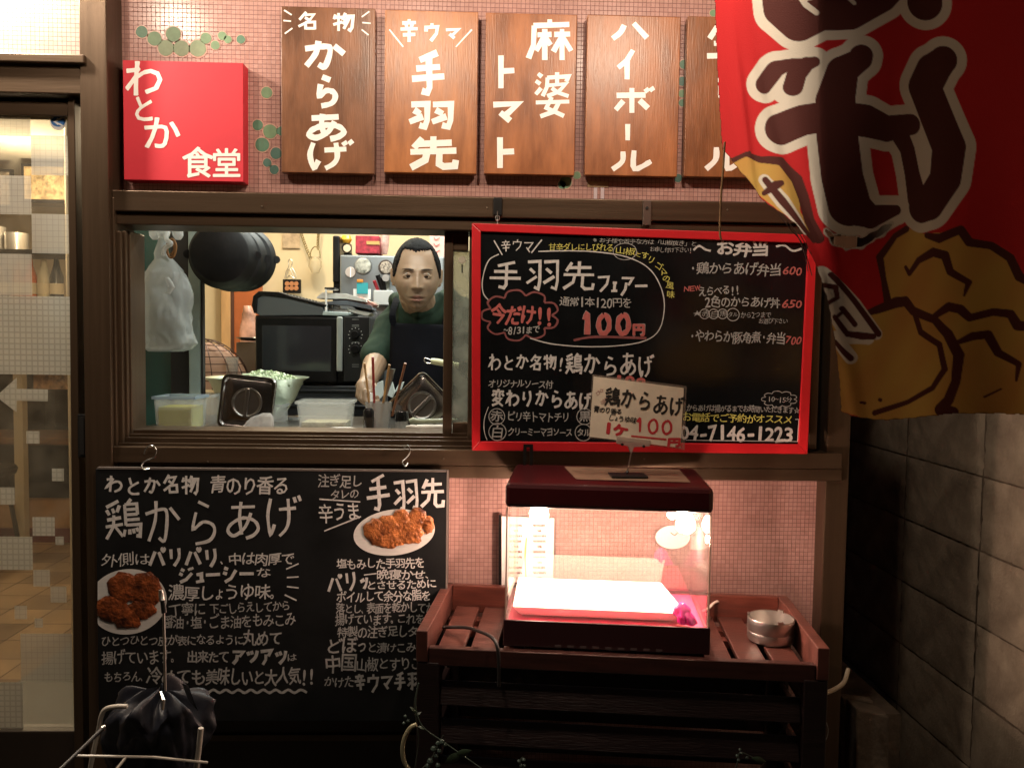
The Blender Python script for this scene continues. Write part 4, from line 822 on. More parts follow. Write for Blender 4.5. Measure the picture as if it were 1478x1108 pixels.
TAN = mat('tan_wood', (.42, .24, .09), .5, var=.3, vscale=20); RDL = mat('red_lacquer', (.28, .02, .015), .3); BRW = mat('brown_stick', (.26, .10, .04), .45)
for a, b, c_, d_, m, r_, l in ((526, 524, 535, 600, TAN, .0028, 'tan chopstick leaning left in the cup'), (538, 515, 541, 618, RDL, .0034, 'red lacquered chopstick standing in the cup'), (562, 526, 547, 618, TAN, .0030, 'speckled tan brush handle leaning right in the cup'), (585, 524, 566, 600, BRW, .0035, 'brown stick leaning far right in the cup')):
    q = obj('stick', MB().tube([P(a, b, .16), P(c_, d_, .22)], [r_, r_ * .9]), m, sm=True); tag(q, l, 'stick', 'sticks standing in the cup')
sp_ = obj('steel_spoon', MB().tube([P(566, 532, .24), P(564, 545, .24), P(556, 575, .24), P(549, 616, .23)], [.008, .007, .002, .002]), STEEL, sm=True); tag(sp_, 'steel spoon with its bowl up among the sticks', 'spoon')
rp = obj('rolling_pin', MB().tube([P(586, 616, .14), P(594, 616, .14), P(601, 617, .14), P(602, 617, .14), P(660, 617, .14)], [.003, .006, .006, .0075, .0075], 14), mat('floury_wood', (.62, .55, .47), .6, var=.25, vscale=30), sm=True); tag(rp, 'floury wooden rolling pin lying at the sill', 'rolling pin')
rp = obj('green_bottle', MB().tube([P(592, 609, .19), P(597, 607, .19), P(604, 608, .19), P(660, 607, .19)], [.008, .009, .0065, .0065], 14), mat('pale_green_plastic', (.25, .26, .17), .35), sm=True); tag(rp, 'pale olive bottle lying behind the rolling pin', 'bottle')
wk = thing('whisk', 'whisk with a cream handle and wire hanging loop poking in at the sash', 'whisk', tuple(P(630, 524, .2))); obj('handle', MB().tube([P(622, 521, .22), P(630, 522, .22), P(662, 528, .22)], [.0075, .0085, .0085], 14), mat('cream_plastic', (.58, .60, .36), .4), wk, sm=True); obj('loop', MB().tube(cpath([(622, 520), (614, 517), (612, 520), (616, 524), (622, 524)], .22, 4), .0014), STEEL, wk, sm=True)
hk = thing('suction_hook', 'clear suction hook with black pin on the sash glass', 'hook', tuple(P(667, 376, -.008))); roundel('cup', 667, 375, 5.5, plastic('clear_rubber', .4, (.6, .5, .45), .1, .05), hk, -.007, .006); obj('pin', MB().tube([P(667, 382, -.016), P(667, 394, -.016)], .0016), BLK, hk, sm=True)
# white paper wraps in the hand
for i, (pts, lab) in enumerate([([(541, 560), (545, 552), (552, 549), (553, 570), (548, 576), (542, 572)], 'folded white paper pouch held in the hand'), ([(556, 569), (559, 556), (566, 551), (570, 566), (566, 574)], 'white paper cone beside the held pouch'), ([(569, 566), (576, 553), (583, 551), (579, 562)], 'white paper corner behind the brown stick')]):
    q = slab('paper_pouch', pts, .40 + i * .02, .018, mat('white_paper', (.60, .66, .64), .7, bump=.3), None, .001); tag(q, lab, 'paper pouch', 'white paper pouches')
q = slab('white_tag', [(534, 567), (541, 567), (541, 581), (534, 581)], .39, .004, WHITEP, None, .0005); tag(q, 'small white tag pinched under the fingers', 'tag')

# ================================================================== CHEF
SKIN = mat('skin', (0.30, 0.195, 0.125), 0.48, var=0.10, vscale=18, bump=0.12, bscale=220, sss=.12)
_n = SKIN.node_tree.nodes; _L = SKIN.node_tree.links; _b = _n['Principled BSDF']; _src = _b.inputs['Base Color'].links[0].from_socket
_ge = _n.new('ShaderNodeNewGeometry'); _vd = _n.new('ShaderNodeVectorMath'); _vd.operation = 'DISTANCE'; _mp = P(600, 437, .505); _vd.inputs[1].default_value = _mp; _L.new(_ge.outputs['Position'], _vd.inputs[0])
_mr = _n.new('ShaderNodeMapRange'); _mr.interpolation_type = 'SMOOTHSTEP'; _mr.inputs['From Min'].default_value = .052; _mr.inputs['From Max'].default_value = .020; _mr.inputs['To Max'].default_value = .42; _L.new(_vd.outputs['Value'], _mr.inputs[0])
_tn = _n.new('ShaderNodeTexNoise'); _tn.inputs['Scale'].default_value = 420; _L.new(_ge.outputs['Position'], _tn.inputs[0]); _mu = _n.new('ShaderNodeMath'); _mu.operation = 'MULTIPLY'; _L.new(_mr.outputs[0], _mu.inputs[0]); _m2 = _n.new('ShaderNodeMath'); _m2.operation = 'MULTIPLY'; _m2.inputs[1].default_value = 2.0; _L.new(_tn.outputs[0], _m2.inputs[0]); _L.new(_m2.outputs[0], _mu.inputs[1])
_mx = _n.new('ShaderNodeMix'); _mx.data_type = 'RGBA'; _L.new(_mu.outputs[0], _mx.inputs[0]); _L.new(_src, _mx.inputs[6]); _mx.inputs[7].default_value = (.12, .09, .07, 1); _L.new(_mx.outputs[2], _b.inputs['Base Color'])
Hc = P(601.5, 398.5, .60)
RH = Matrix.Rotation(R(6), 4, 'Z') @ Matrix.Rotation(R(4), 4, 'X')
def g(v, c, s): return math.exp(-((v - c) / s) ** 2)
def headpt(d, infl=0.0):
    """direction -> point on the head, metres, face towards -y, eyes at z 0"""
    x, y, z = d
    up = max(0, z); dn = max(0, -z)
    X = .0705 * x * (1 - .35 * dn ** 1.7 * (1 if y < 0.2 else .5)) * (1 + .03 * up); Y = y * (.088 if y < 0 else .105); Z = z * (.109 if z > 0 else .103)
    if y < 0:
        Y *= (1 - .10 * abs(x) ** 2); Y -= .010 * dn ** 1.5 * (1 - abs(x))        # flat face, chin forward
        Y += .010 * max(0, z - .55) * 1.6
        ax = abs(X); f = 0
        if Z < .02 and Z > -.05:
            t = min(1, max(0, (.016 - Z) / .050)); f -= (.004 + .017 * t ** 1.2) * g(X, 0, .0065 + .0045 * t) * (1 if Z > -.034 else g(Z, -.034, .0050))
        f -= .0075 * g(ax, .0125, .0055) * g(Z, -.033, .0060)
        f -= .0050 * g(ax, .028, .020) * g(Z, .019, .0075)
        f += .0085 * g(ax, .0265, .0150) * g(Z, .0, .0100)
        f -= .0045 * g(ax, .043, .017) * g(Z, -.024, .018)
        f -= .0055 * g(X, 0, .019) * g(Z, -.0590, .0045)
        f -= .0070 * g(X, 0, .016) * g(Z, -.0715, .0050)
        f += .0065 * g(X, 0, .022) * g(Z, -.0650, .0020)
        f += .0030 * g(X, 0, .003) * g(Z, -.050, .006)
        f += .0035 * g(X, 0, .018) * g(Z, -.0815, .0050)
        f -= .0065 * g(X, 0, .020) * g(Z, -.094, .012)
        f += .0030 * g(ax, .031, .006) * g(Z, -.050, .014)
        Y += f
    v = Vector((X, Y, Z))
    if infl: v += Vector((X / .07, Y / .09, Z / .1)).normalized() * infl
    return v
bm = bmesh.new(); bmesh.ops.create_icosphere(bm, subdivisions=6, radius=1)
hv = [v.co.normalized() for v in bm.verts]; hf = [tuple(q.index for q in f.verts) for f in bm.faces]; bm.free()
HM = Matrix.Translation(Hc) @ RH
body = MB().add([HM @ headpt(d) for d in hv], hf)
for s_ in (-1, 1):                                                     # ears and lids
    e = HM @ Vector((s_ * .071, .012, -.004)); capsule(body, e + Vector((0, 0, .020)), .0085, e + Vector((-s_ * .003, -.002, -.022)), .006)
    capsule(body, e + Vector((s_ * .005, .004, .018)), .004, e + Vector((s_ * .004, .004, -.012)), .0035)
    for k in range(6):
        a0 = -1 + k / 3; a1 = a0 + 1 / 3
        def lid(a, zz, yy): return HM @ Vector((s_ * .0262 + a * .0145, -.0800 + .0075 * a * a + yy, zz * (1 - a * a) - .0008))
        capsule(body, lid(a0, .0050, -.0012), .0029, lid(a1, .0050, -.0012), .0028, 8); capsule(body, lid(a0, -.0046, .0005), .0024, lid(a1, -.0046, .0005), .0024, 8)
chest = P(626, 512, .84)
shl = P(563, 473, .80); shr = P(700, 478, .84); elb = P(543, 520, .70); wri = P(531, 551, .50)
chain(body, [(HM @ Vector((0, .03, -.06)), .054), (P(612, 458, .75), .050)])
chain(body, [(P(612, 474, .80), .068), (P(630, 520, .86), .11), (P(635, 640, .86), .12)])
chain(body, [(P(612, 472, .80), .06), (shl, .048), (elb, .040), (wri, .0255)]); chain(body, [(P(620, 474, .82), .06), (shr, .05), (P(720, 560, .80), .04), (P(690, 600, .70), .03)])
# hand: palm, thumb and four fingers curled round the pouch
pal = P(527, 562, .455); chain(body, [(wri, .0250), (P(524, 558, .470), .022), (P(527, 566, .450), .020)]); capsule(body, P(533, 556, .460), .018, P(536, 566, .440), .015)
for i, (a, b, c_, e) in enumerate([((519, 560), (517, 571), (523, 578), (531, 580)), ((523, 563), (521, 575), (528, 582), (537, 583)), ((528, 565), (528, 578), (535, 584), (542, 582)), ((534, 566), (536, 577), (541, 581), (546, 578))]):
    r_ = [.0088, .0086, .0082, .0074][i]; y_ = .455 - .012 * i; chain(body, [(P(*a, y_), r_), (P(*b, y_ - .012), r_ * .95), (P(*c_, y_ - .022), r_ * .88), (P(*e, y_ - .018), r_ * .78)])
chain(body, [(P(539, 556, .45), .0105), (P(546, 563, .425), .0092), (P(545, 573, .405), .0078)])
chef = vox('person', body, SKIN, .0024, None, 2)
tag(chef, 'cook with cropped black hair, dark green t-shirt and black apron at the window', 'person')
cid = Matrix.Identity(4)
def cobj(*a, **k): o = obj(*a, **k); o.matrix_parent_inverse = cid; return o
# eyes, lips, brows
EYEW = mat('eye_white', (.30, .27, .23), .2); IRIS = mat('dark_iris', (.018, .010, .007), .1)
for s_ in (-1, 1):
    ec = HM @ Vector((s_ * .0262, -.0700, -.0002)); e = cobj('eye', MB().lathe([(max(1e-4, .0118 * math.sin(t)), -.0118 * math.cos(t)) for t in [k * math.pi / 14 for k in range(15)]], Matrix.Translation(ec), 20), EYEW, chef, sm=True)
    lk = (CL - ec).normalized() + Vector((0, 0, -.10)); lk.normalize(); q = lk.to_track_quat('Z', 'Y').to_matrix().to_4x4()
    cobj('iris', MB().lathe([(.0003, .01235), (.0030, .0122), (.0056, .0109), (.0058, .0100)], Matrix.Translation(ec) @ q, 20), IRIS, e, sm=True)
    mb = MB(); pts = [HM @ (Vector((s_ * (.0105 + .034 * t), -.0935 + .013 * t + .006 * t * t, .0172 + .0032 * math.sin(t * 2.4) - .001 * t))) for t in [k / 9 for k in range(10)]]
    mb.tube(pts, [.0010, .0018, .0021, .0022, .0022, .0021, .0019, .0016, .0012, .0007], 8); cobj('eyebrow', mb, mat('brow_hair', (.045, .028, .018), .9), chef, sm=True)
    mb = MB(); mb.tube([HM @ Vector((s_ * .0262 + a * .0138, -.0828 + .0078 * a * a, .0046 * (1 - a * a) + .0004)) for a in [k / 5 - 1 for k in range(11)]], .0009, 6); cobj('lash_line', mb, MATS['brow_hair'], chef)
LIP = mat('lip_skin', (.27, .115, .085), .45)
def surf_patch(name, fn, m, off=.0006, cols=16, rows=5):
    """thin skin patch over the head surface: fn(u,v)->(X,Z)"""
    vs = []
    for j in range(rows + 1):
        for i in range(cols + 1):
            X, Z = fn(i / cols * 2 - 1, j / rows)
            dn = -Z / .103 if Z < 0 else 0; x = X / (.0705 * (1 - .30 * min(1, dn) ** 1.8)); z = Z / (.103 if Z < 0 else .109); y = -math.sqrt(max(.01, 1 - x * x - z * z))
            vs.append(HM @ (headpt((x, y, z)) + Vector((0, -off, 0))))
    fs = [(j * (cols + 1) + i, j * (cols + 1) + i + 1, (j + 1) * (cols + 1) + i + 1, (j + 1) * (cols + 1) + i) for j in range(rows) for i in range(cols)]
    o = cobj(name, MB().add(vs, fs), m, chef, sm=80); return o
surf_patch('lips', lambda u, v: (u * .0205, -.0650 + (v - .5) * .0175 * (1 - abs(u) ** 2.2)), LIP, .0009)
# cropped hair: a rough shell over the skull
HAIR = mat('black_cropped_hair', (.006, .0055, .0055), .75, var=.4, vscale=150, bump=1.0, bscale=500, spec=.08)
hk_ = []; idx = {}
for i, d in enumerate(hv):
    p = headpt(d); ax = abs(p.x)
    if p.y < -.02: line = .0715 - .003 * g(p.x, -.002, .012) + .004 * g(ax, .034, .008) - 3.4 * max(0, ax - .0425)
    else: line = .055 - 1.1 * (p.y + .02) * 1.5 if p.y < .03 else -.035
    line = max(line, -.006) if p.y < .03 else line
    line += .006 * noise.noise(p * 230)
    if p.z > line: idx[i] = len(hk_); hk_.append(HM @ (headpt(d, .0042 + .0012 * noise.noise(p * 260) - .0028 * g(p.z, line, .004))))
hfs = [tuple(idx[q] for q in f) for f in hf if all(q in idx for q in f)]
ho = cobj('hair', MB().add(hk_, hfs), HAIR, chef, sm=80)
sd_ = ho.modifiers.new('s', 'SOLIDIFY'); sd_.thickness = .004; sd_.offset = -1
# t-shirt
SHIRT = mat('dark_green_jersey', (.022, .040, .026), .9, var=.2, vscale=10, bump=.35, bscale=16, spec=.15)
ts = MB()
chain(ts, [(P(613, 476, .80), .078), (P(630, 520, .87), .125), (P(636, 640, .87), .135)])
chain(ts, [(P(612, 471, .80), .066), (shl, .052), (shl.lerp(elb, .5), .049), (elb + Vector((0, 0, .006)), .049)]); chain(ts, [(P(625, 474, .82), .066), (shr, .062), (P(714, 530, .80), .055)])
chain(ts, [(P(572, 434, .79), .030), (P(578, 434, .73), .022), (P(588, 447, .66), .013), (P(603, 454, .625), .012), (P(619, 450, .645), .013), (P(636, 434, .70), .026), (P(650, 430, .79), .034)]); chain(ts, [(P(584, 450, .69), .026), (P(594, 459, .672), .027), (P(607, 463, .655), .028), (P(624, 459, .672), .028), (P(640, 446, .70), .030)]); chain(ts, [(P(586, 460, .69), .030), (P(606, 464, .665), .030), (P(628, 460, .69), .032), (P(650, 460, .75), .034)]); chain(ts, [(P(575, 440, .82), .024), (P(558, 468, .82), .040)]); chain(ts, [(P(650, 436, .82), .034), (P(690, 462, .84), .05)])
so = vox('t_shirt', ts, SHIRT, .005, chef, 5); so.matrix_parent_inverse = cid
nrm = [v.normal.copy() for v in so.data.vertices]
for v, vn in zip(so.data.vertices, nrm):
    n_ = noise.noise(v.co * 14) * .006 + noise.noise(Vector((v.co.x * 34, v.co.y * 34, v.co.z * 12))) * .0035; v.co += vn * n_
# apron
APR = mat('black_apron_cotton', (.005, .005, .007), .9, var=.3, vscale=12, bump=.3, bscale=25, spec=.08)
vs = []; nx, nz_ = 18, 22
for j in range(nz_ + 1):
    for i in range(nx + 1):
        u, v = i / nx, j / nz_; pa = 565 - 6 * v + (105 + 10 * v) * u; py = 466 + 175 * v + 4 * u
        Y = .645 - .045 * math.sin(u * math.pi) * (1 - .3 * v) + .012 * math.sin(u * 9 + v * 3) * v - .07 * v + .04 * (u - .5) ** 2; vs.append(P(pa, py, Y))
ap = cobj('apron', MB().add(vs, [(j * (nx + 1) + i, j * (nx + 1) + i + 1, (j + 1) * (nx + 1) + i + 1, (j + 1) * (nx + 1) + i) for j in range(nz_) for i in range(nx)]), APR, chef, sm=80)
q = ap.modifiers.new('s', 'SOLIDIFY'); q.thickness = .004
for pts, ys in (([(569, 470), (566, 455), (571, 436), (577, 424)], [.64, .645, .685, .75]), ([(641, 472), (645, 458), (647, 444)], [.64, .65, .68])):
    pth = cpath(pts, ys, 4); mb = MB(); vs = []
    for p in pth: vs += [p + Vector((-.010, 0, 0)), p + Vector((.010, 0, 0))]
    mb.add(vs, [(2 * i, 2 * i + 1, 2 * i + 3, 2 * i + 2) for i in range(len(pth) - 1)]); o = cobj('apron_strap', mb, APR, ap); q = o.modifiers.new('s', 'SOLIDIFY'); q.thickness = .004
# ================================================================== SIGNS ON THE MOSAIC
def board(lab, px0, py0, px1, py1, m, Yf=-.030, d=.022, cat='sign', group='wooden menu boards above the window', name='menu_board'):
    t = thing(name, lab, cat, tuple(P((px0 + px1) / 2, py1, Yf)), group)
    x0, x1, z0, z1 = rect(px0, py0, px1, py1, Yf)
    me = MB().box(x0, x1, Yf, Yf + d, z0, z1)
    obj('plank', me, m, t, bevel=.0015)
    obj('batten', MB().box(x0 + .03, x0 + .05, Yf + d, -.0005, z0 + .01, z1 - .02), DARK, t); obj('batten', MB().box(x1 - .05, x1 - .03, Yf + d, -.0005, z0 + .01, z1 - .02), DARK, t)
    return t
def strokes(t, lst, lines=(), Y=-.0304, m=WHITEP):
    for ch, a, b, c, d, w_ in lst:
        ik = Ink(Y); ik.stroke_glyph(ch, a + w_ / 2, b + w_ / 2, c - w_ / 2, d - w_ / 2, w_); ik.done(m, t, 'letter')
    if lines:
        ik = Ink(Y)
        for a, b, c, d in lines: ik.line([(a, b), (c, d)], 2.2)
        ik.done(m, t, 'accent_lines')
t = board('darkest brown wooden board reading karaage with ray marks at its top', 406, 11, 541, 250, WOODS[0])
strokes(t, [('名', 427, 15, 462, 46, 4.0), ('物', 478, 16, 513, 48, 4.0), ('か', 433, 54, 504, 104, 8.4), ('ら', 447, 105, 495, 159, 7.9), ('あ', 436, 160, 505, 206, 7.9), ('げ', 438, 199, 515, 248, 7.9)],
        [(410, 15, 421, 22), (409, 30, 420, 31), (411, 49, 422, 41), (522, 25, 533, 17), (523, 33, 535, 34), (522, 43, 532, 51)])
t = board('orange brown wooden board of spicy chicken wings, second in the row', 555, 16, 689, 250, WOODS[1])
strokes(t, [('辛', 574, 25, 607, 64, 4.8), ('ウ', 610, 31, 637, 63, 4.8), ('マ', 640, 38, 666, 60, 4.8), ('手', 588, 70, 648, 141, 9.2), ('羽', 584, 142, 658, 190, 8.8), ('先', 584, 191, 667, 248, 9.2)], [(562, 43, 582, 68), (658, 68, 681, 43)])
t = board('wooden board with two columns of lettering, mapo and tomato', 700, 20, 831, 252, WOODS[2])
strokes(t, [('麻', 757, 24, 830, 92, 7.5), ('婆', 767, 101, 828, 172, 6.0), ('ト', 706, 75, 752, 133, 8.8), ('マ', 705, 141, 756, 183, 8.8), ('ト', 704, 193, 752, 248, 8.8)])
t = board('wooden highball board with one column of lettering and a bright lamp gleam', 846, 23, 980, 254, WOODS[3])
strokes(t, [('ハ', 877, 28, 941, 62, 7.5), ('イ', 886, 67, 922, 120, 7.5), ('ボ', 880, 122, 949, 168, 7.5), ('|', 895, 175, 917, 207, 7.0), ('ル', 877, 212, 946, 250, 7.5)])
t = board('fifth wooden board half hidden behind the red banner', 990, 25, 1122, 256, WOODS[4])
strokes(t, [('生', 1014, 30, 1084, 88, 7.9), ('ビ', 1026, 98, 1082, 148, 8.8), ('|', 1040, 158, 1062, 206, 7.5), ('ル', 1012, 205, 1080, 250, 7.9)])
t = thing('square_sign', 'bright red square shop sign with white lettering', 'sign', tuple(P(265, 262, -.04)))
x0, x1, z0, z1 = rect(178, 89, 351, 261, -.040)
obj('panel', MB().box(x0, x1, -.040, -.0005, z0, z1), REDS, t, bevel=.001)
for ch, a, b, c, d, bo in (('わ', 181, 87, 235, 142, 1.0), ('と', 190, 138, 224, 178, .9), ('か', 207, 168, 259, 218, .9), ('食', 264, 213, 307, 258, .8), ('堂', 307, 215, 347, 258, .8)):
    ik = Ink(-.0405); ik.font_glyph(ch, (a + c) / 2, (b + d) / 2, c - a, d - b, bo, 0, jit=False); ik.done(WHITEP, t, 'letter')

# ================================================================== LOWER CHALKBOARD
YB = -.085
cb = thing('chalkboard', 'large black menu board hanging by hooks under the window, two plates of fried food pictured', 'chalkboard', tuple(P(390, 1000, YB)))
fbox('panel', 140, 679, 644, 1040, YB, .012, BOARD, cb, bevel=.001)
fbox('edge', 140, 676.5, 644, 679, YB - .001, .014, mat('board_edge', (.12, .10, .09), .5), cb, bevel=0); fbox('edge', 643, 679, 645.5, 1040, YB - .001, .014, MATS['board_edge'], cb, bevel=0)
Yi = YB - .0005
def L(parent, m, Y, *rows, name='lettering'):
    for r in rows:
        ik = Ink(Y); kw = r[6] if len(r) > 6 else {}
        ik.text(*r[:6], **kw); ik.done(m, parent, name)
L(cb, CHALK, Yi,
  ('わとか名物', 151, 700, 288, 699, 27, dict(w=3.4)), ('青のり香る', 303, 699, 417, 700, 27, dict(bold=.4)), ('鶏からあげ', 148, 752, 438, 748, 62, dict(w=4.6)),
  ('外側は', 147, 809, 217, 807, 19), ('パリパリ', 214, 806, 318, 803, 30, dict(w=4.6)), ('、中は肉厚で', 318, 807, 425, 806, 18, dict(bold=.25)),
  ('ジューシー', 256, 829, 368, 827, 24, dict(w=4.6)), ('な', 370, 827, 391, 825, 15, dict(bold=.18)), ('濃厚しょうゆ味。', 243, 856, 404, 853, 23, dict(bold=.22)))
L(cb, CHALKD, Yi,
  ('丁寧に', 244, 880, 297, 877, 19, dict(bold=.18)), ('下ごしらえしてから', 303, 878, 419, 874, 15, dict(bold=.18)), ('醤油・塩・ごま油をもみこみ', 234, 899, 427, 894, 20, dict(bold=.18)),
  ('ひとつひとつ皮が表になるように', 146, 925, 352, 923, 15, dict(bold=.18)), ('丸めて', 351, 922, 407, 921, 22, dict(bold=.4)), ('揚げています。', 147, 949, 257, 947, 20, dict(bold=.22)),
  ('出来たて', 270, 947, 331, 947, 18, dict(bold=.4)), ('アツアツ', 333, 948, 416, 946, 24, dict(w=4.6)), ('は', 414, 949, 428, 949, 12, dict(bold=.2)),
  ('もちろん、', 150, 977, 211, 976, 15, dict(bold=.2)), ('冷めても', 212, 976, 297, 976, 24, dict(bold=.4)), ('美味しいと大人気!!', 297, 977, 455, 976, 24, dict(bold=.4)))
ik = Ink(Yi); ik.line([(210, 996), (220, 999), (231, 994)] , 3.4); ik.line([(284, 997)] + [(290 + i * 9, 997 + (2.2 if i % 2 else -2.2)) for i in range(17)] + [(443, 999)], 3.6); ik.done(CHALKD, cb, 'wavy_underline')
for q in ((413, 821, 431, 813), (414, 833, 431, 832), (414, 846, 431, 848), (411, 858, 428, 866), (461, 720, 520, 724), (468, 766, 521, 745)): ik = Ink(Yi); ik.line([q[:2], q[2:]], 2.0); ik.done(CHALK, cb, 'ray_line')
L(cb, CHALKD, Yi, ('注ぎ足し', 459, 694, 523, 694, 19, dict(bold=.18)), ('タレの', 477, 714, 518, 712, 15, dict(bold=.18)))
L(cb, CHALK, Yi, ('辛うま', 460, 740, 520, 738, 29, dict(bold=.22)), ('手羽先', 526, 713, 644, 709, 50, dict(w=4.6)),
  ('塩もみした手羽先を', 486, 814, 613, 812, 15, dict(bold=.22)), ('一晩寝かせ、', 526, 829, 625, 829, 14, dict(bold=.22)), ('パリッ', 472, 842, 532, 838, 28, dict(w=3.6)),
  ('とさせるために', 529, 844, 630, 842, 14, dict(bold=.22)), ('ボイルして余分な脂を', 486, 862, 622, 859, 16, dict(bold=.22)))
L(cb, CHALKD, Yi, ('落とし、表面を乾かしてか', 485, 878, 627, 876, 15, dict(bold=.22)), ('揚げています。これを', 484, 894, 613, 893, 16, dict(bold=.22)), ('特製の注ぎ足しタレ', 487, 912, 618, 911, 17, dict(bold=.22)),
  ('どぼっ', 471, 932, 529, 930, 25, dict(bold=.4)), ('と漬けこみ', 530, 934, 600, 934, 14, dict(bold=.2)), ('中国', 469, 957, 515, 957, 24, dict(bold=.4)), ('山椒とすりごま', 514, 959, 625, 957, 19, dict(bold=.22)),
  ('かけた', 468, 984, 511, 983, 16, dict(bold=.22)), ('辛ウマ手羽先', 510, 985, 625, 982, 26, dict(w=3.4)))
# printed food pictures
def foodpic(parent, cx, cy, rx, ry, rot, clip, chunks, m_food, Y):
    pts = []
    for k in range(60):
        a = 2 * math.pi * k / 60; x, y = rx * math.cos(a), ry * math.sin(a); px = cx + x * math.cos(rot) - y * math.sin(rot); py = cy + x * math.sin(rot) + y * math.cos(rot)
        pts.append((max(px, clip), py))
    vs = [P(a, b, Y) for a, b in pts]
    pl_ = obj('plate_picture', MB().add(vs, [tuple(reversed(range(60)))]), mat('plate_print', (.60, .585, .56), .5, var=.07, vscale=35, vstretch=(1, 1, 6)), parent, fix=False); fixn(pl_.data)
    sh_ = MB(); 
    for i, (a, b, r, s_) in enumerate(chunks):
        for (dx, rr, yy, mb_) in ((1.5, 1.04, -.0003, sh_),):
            mb_.add([P(max(clip, a + dx + r * rr * math.cos(t)), b + 2 + r * s_ * rr * math.sin(t), Y + yy - i * 1e-5) for t in [-2 * math.pi * k / 24 for k in range(24)]], [tuple(range(24))])
        bmx = MB(); c = P(a, b, Y); N = 20; rr = r * (Y + 1.9) / F; vs = []
        xc = P(clip, b, Y).x
        for j in range(9):
            for k in range(N):
                t = 2 * math.pi * k / N; q = 1 - j / 8; n_ = 1 + .26 * noise.noise(Vector((math.cos(t) * 2.2 + i * 3, math.sin(t) * 2.2, i))) + .12 * noise.noise(Vector((math.cos(t) * 7, math.sin(t) * 7, i)))
                vs.append((max(xc, c.x + rr * q * n_ * math.cos(t)), Y - .0012 - .0042 * math.sqrt(max(0, 1 - q * q)) - .0006 * noise.noise(Vector((q * math.cos(t) * 5, q * math.sin(t) * 5, i))), c.z + rr * s_ * q * n_ * math.sin(t)))
        obj('fried_piece', MB().add(vs, [(j * N + k, j * N + (k + 1) % N, (j + 1) * N + (k + 1) % N, (j + 1) * N + k) for j in range(8) for k in range(N)]), m_food, pl_, sm=80)
    return pl_
FOOD1 = mat('fried_chicken_print', (.09, .018, .006), .4, var=.7, vscale=42, bump=1.0, bscale=110, col2=(.27, .065, .016))
FOOD2 = mat('fried_wing_print', (.20, .032, .010), .3, var=.7, vscale=42, bump=1.0, bscale=160, col2=(.58, .20, .06))
foodpic(cb, 184, 868, 57, 47, -.15, 141, [(180, 848, 25, .95), (211, 850, 22, 1.2), (160, 878, 25, .8), (184, 890, 23, .75), (206, 878, 19, .8)], FOOD1, YB - .0008)
foodpic(cb, 569, 768, 59, 33, -.12, 0, [(545, 766, 21, .9), (566, 758, 22, .75), (560, 778, 26, .5), (590, 772, 22, .6), (603, 748, 14, 1.2), (618, 757, 9, 1.5), (580, 750, 14, 1.2), (594, 760, 16, .8)], FOOD2, YB - .0008)
# S hooks
def shook(lab, pts, Y):
    h = obj('s_hook', MB().tube(cpath(pts, Y, 5), .0014), STEEL, sm=True); tag(h, lab, 'hook', 'steel S hooks over the chalkboard')
shook('bright S hook at the start of the chalkboard top edge', [(208, 655), (211, 646), (220, 643), (226, 650), (222, 660), (212, 664), (205, 670), (207, 677), (216, 676)], [-.07, -.075, -.078, -.08, -.082, -.085, -.09, -.095, -.092])
shook('small S hook nearer the red framed board', [(583, 646), (589, 643), (592, 651), (587, 660), (581, 666), (585, 673), (589, 668)], [-.07, -.074, -.078, -.082, -.087, -.093, -.09])

# ================================================================== RED FRAMED BOARD
YR = -.105
rbd = thing('framed_menu_board', 'glossy black menu board in a bright red frame hanging at the window', 'menu board', tuple(P(925, 655, YR)))
def quadbox(name, c4, Y, d, m, parent, bevel=.001):
    return obj(name, MB().prism([(P(a, b, Y).x, P(a, b, Y).z) for a, b in c4], Y, Y + d), m, parent, bevel=bevel)
o4 = [(681, 322), (1180, 339), (1166, 655), (681, 650)]; i4 = [(694, 334), (1167, 351), (1153, 641), (693, 637)]
quadbox('writing_panel', [(690, 330), (1171, 347), (1157, 645), (689, 641)], YR + .006, .006, BOARDG, rbd, 0)
for k in range(4):
    a, b, c, d = o4[k], o4[(k + 1) % 4], i4[(k + 1) % 4], i4[k]; quadbox('frame_side', [a, b, c, d], YR, .018, REDP, rbd, .0015)
Yw = YR + .0055
for q, w_ in (([(777, 363), (820, 362), (865, 364), (905, 371), (935, 386), (952, 410), (959, 440), (952, 475), (930, 492), (890, 499), (840, 500), (795, 496), (765, 488)], 1.6), ([(720, 367), (707, 374), (700, 388), (696, 408), (698, 424), (706, 434)], 1.6),
              ([(713, 347), (725, 368)], 1.8), ([(782, 346), (767, 365)], 1.8), ([(705, 587), (699, 605), (699, 622), (703, 635)], 1.1), ([(1148, 605), (1153, 605), (1151, 637), (990, 635)], .9)): ik = Ink(Yw); ik.line(q, w_, sm=(w_ != .9)); ik.done(CHALK, rbd, 'drawn_line')

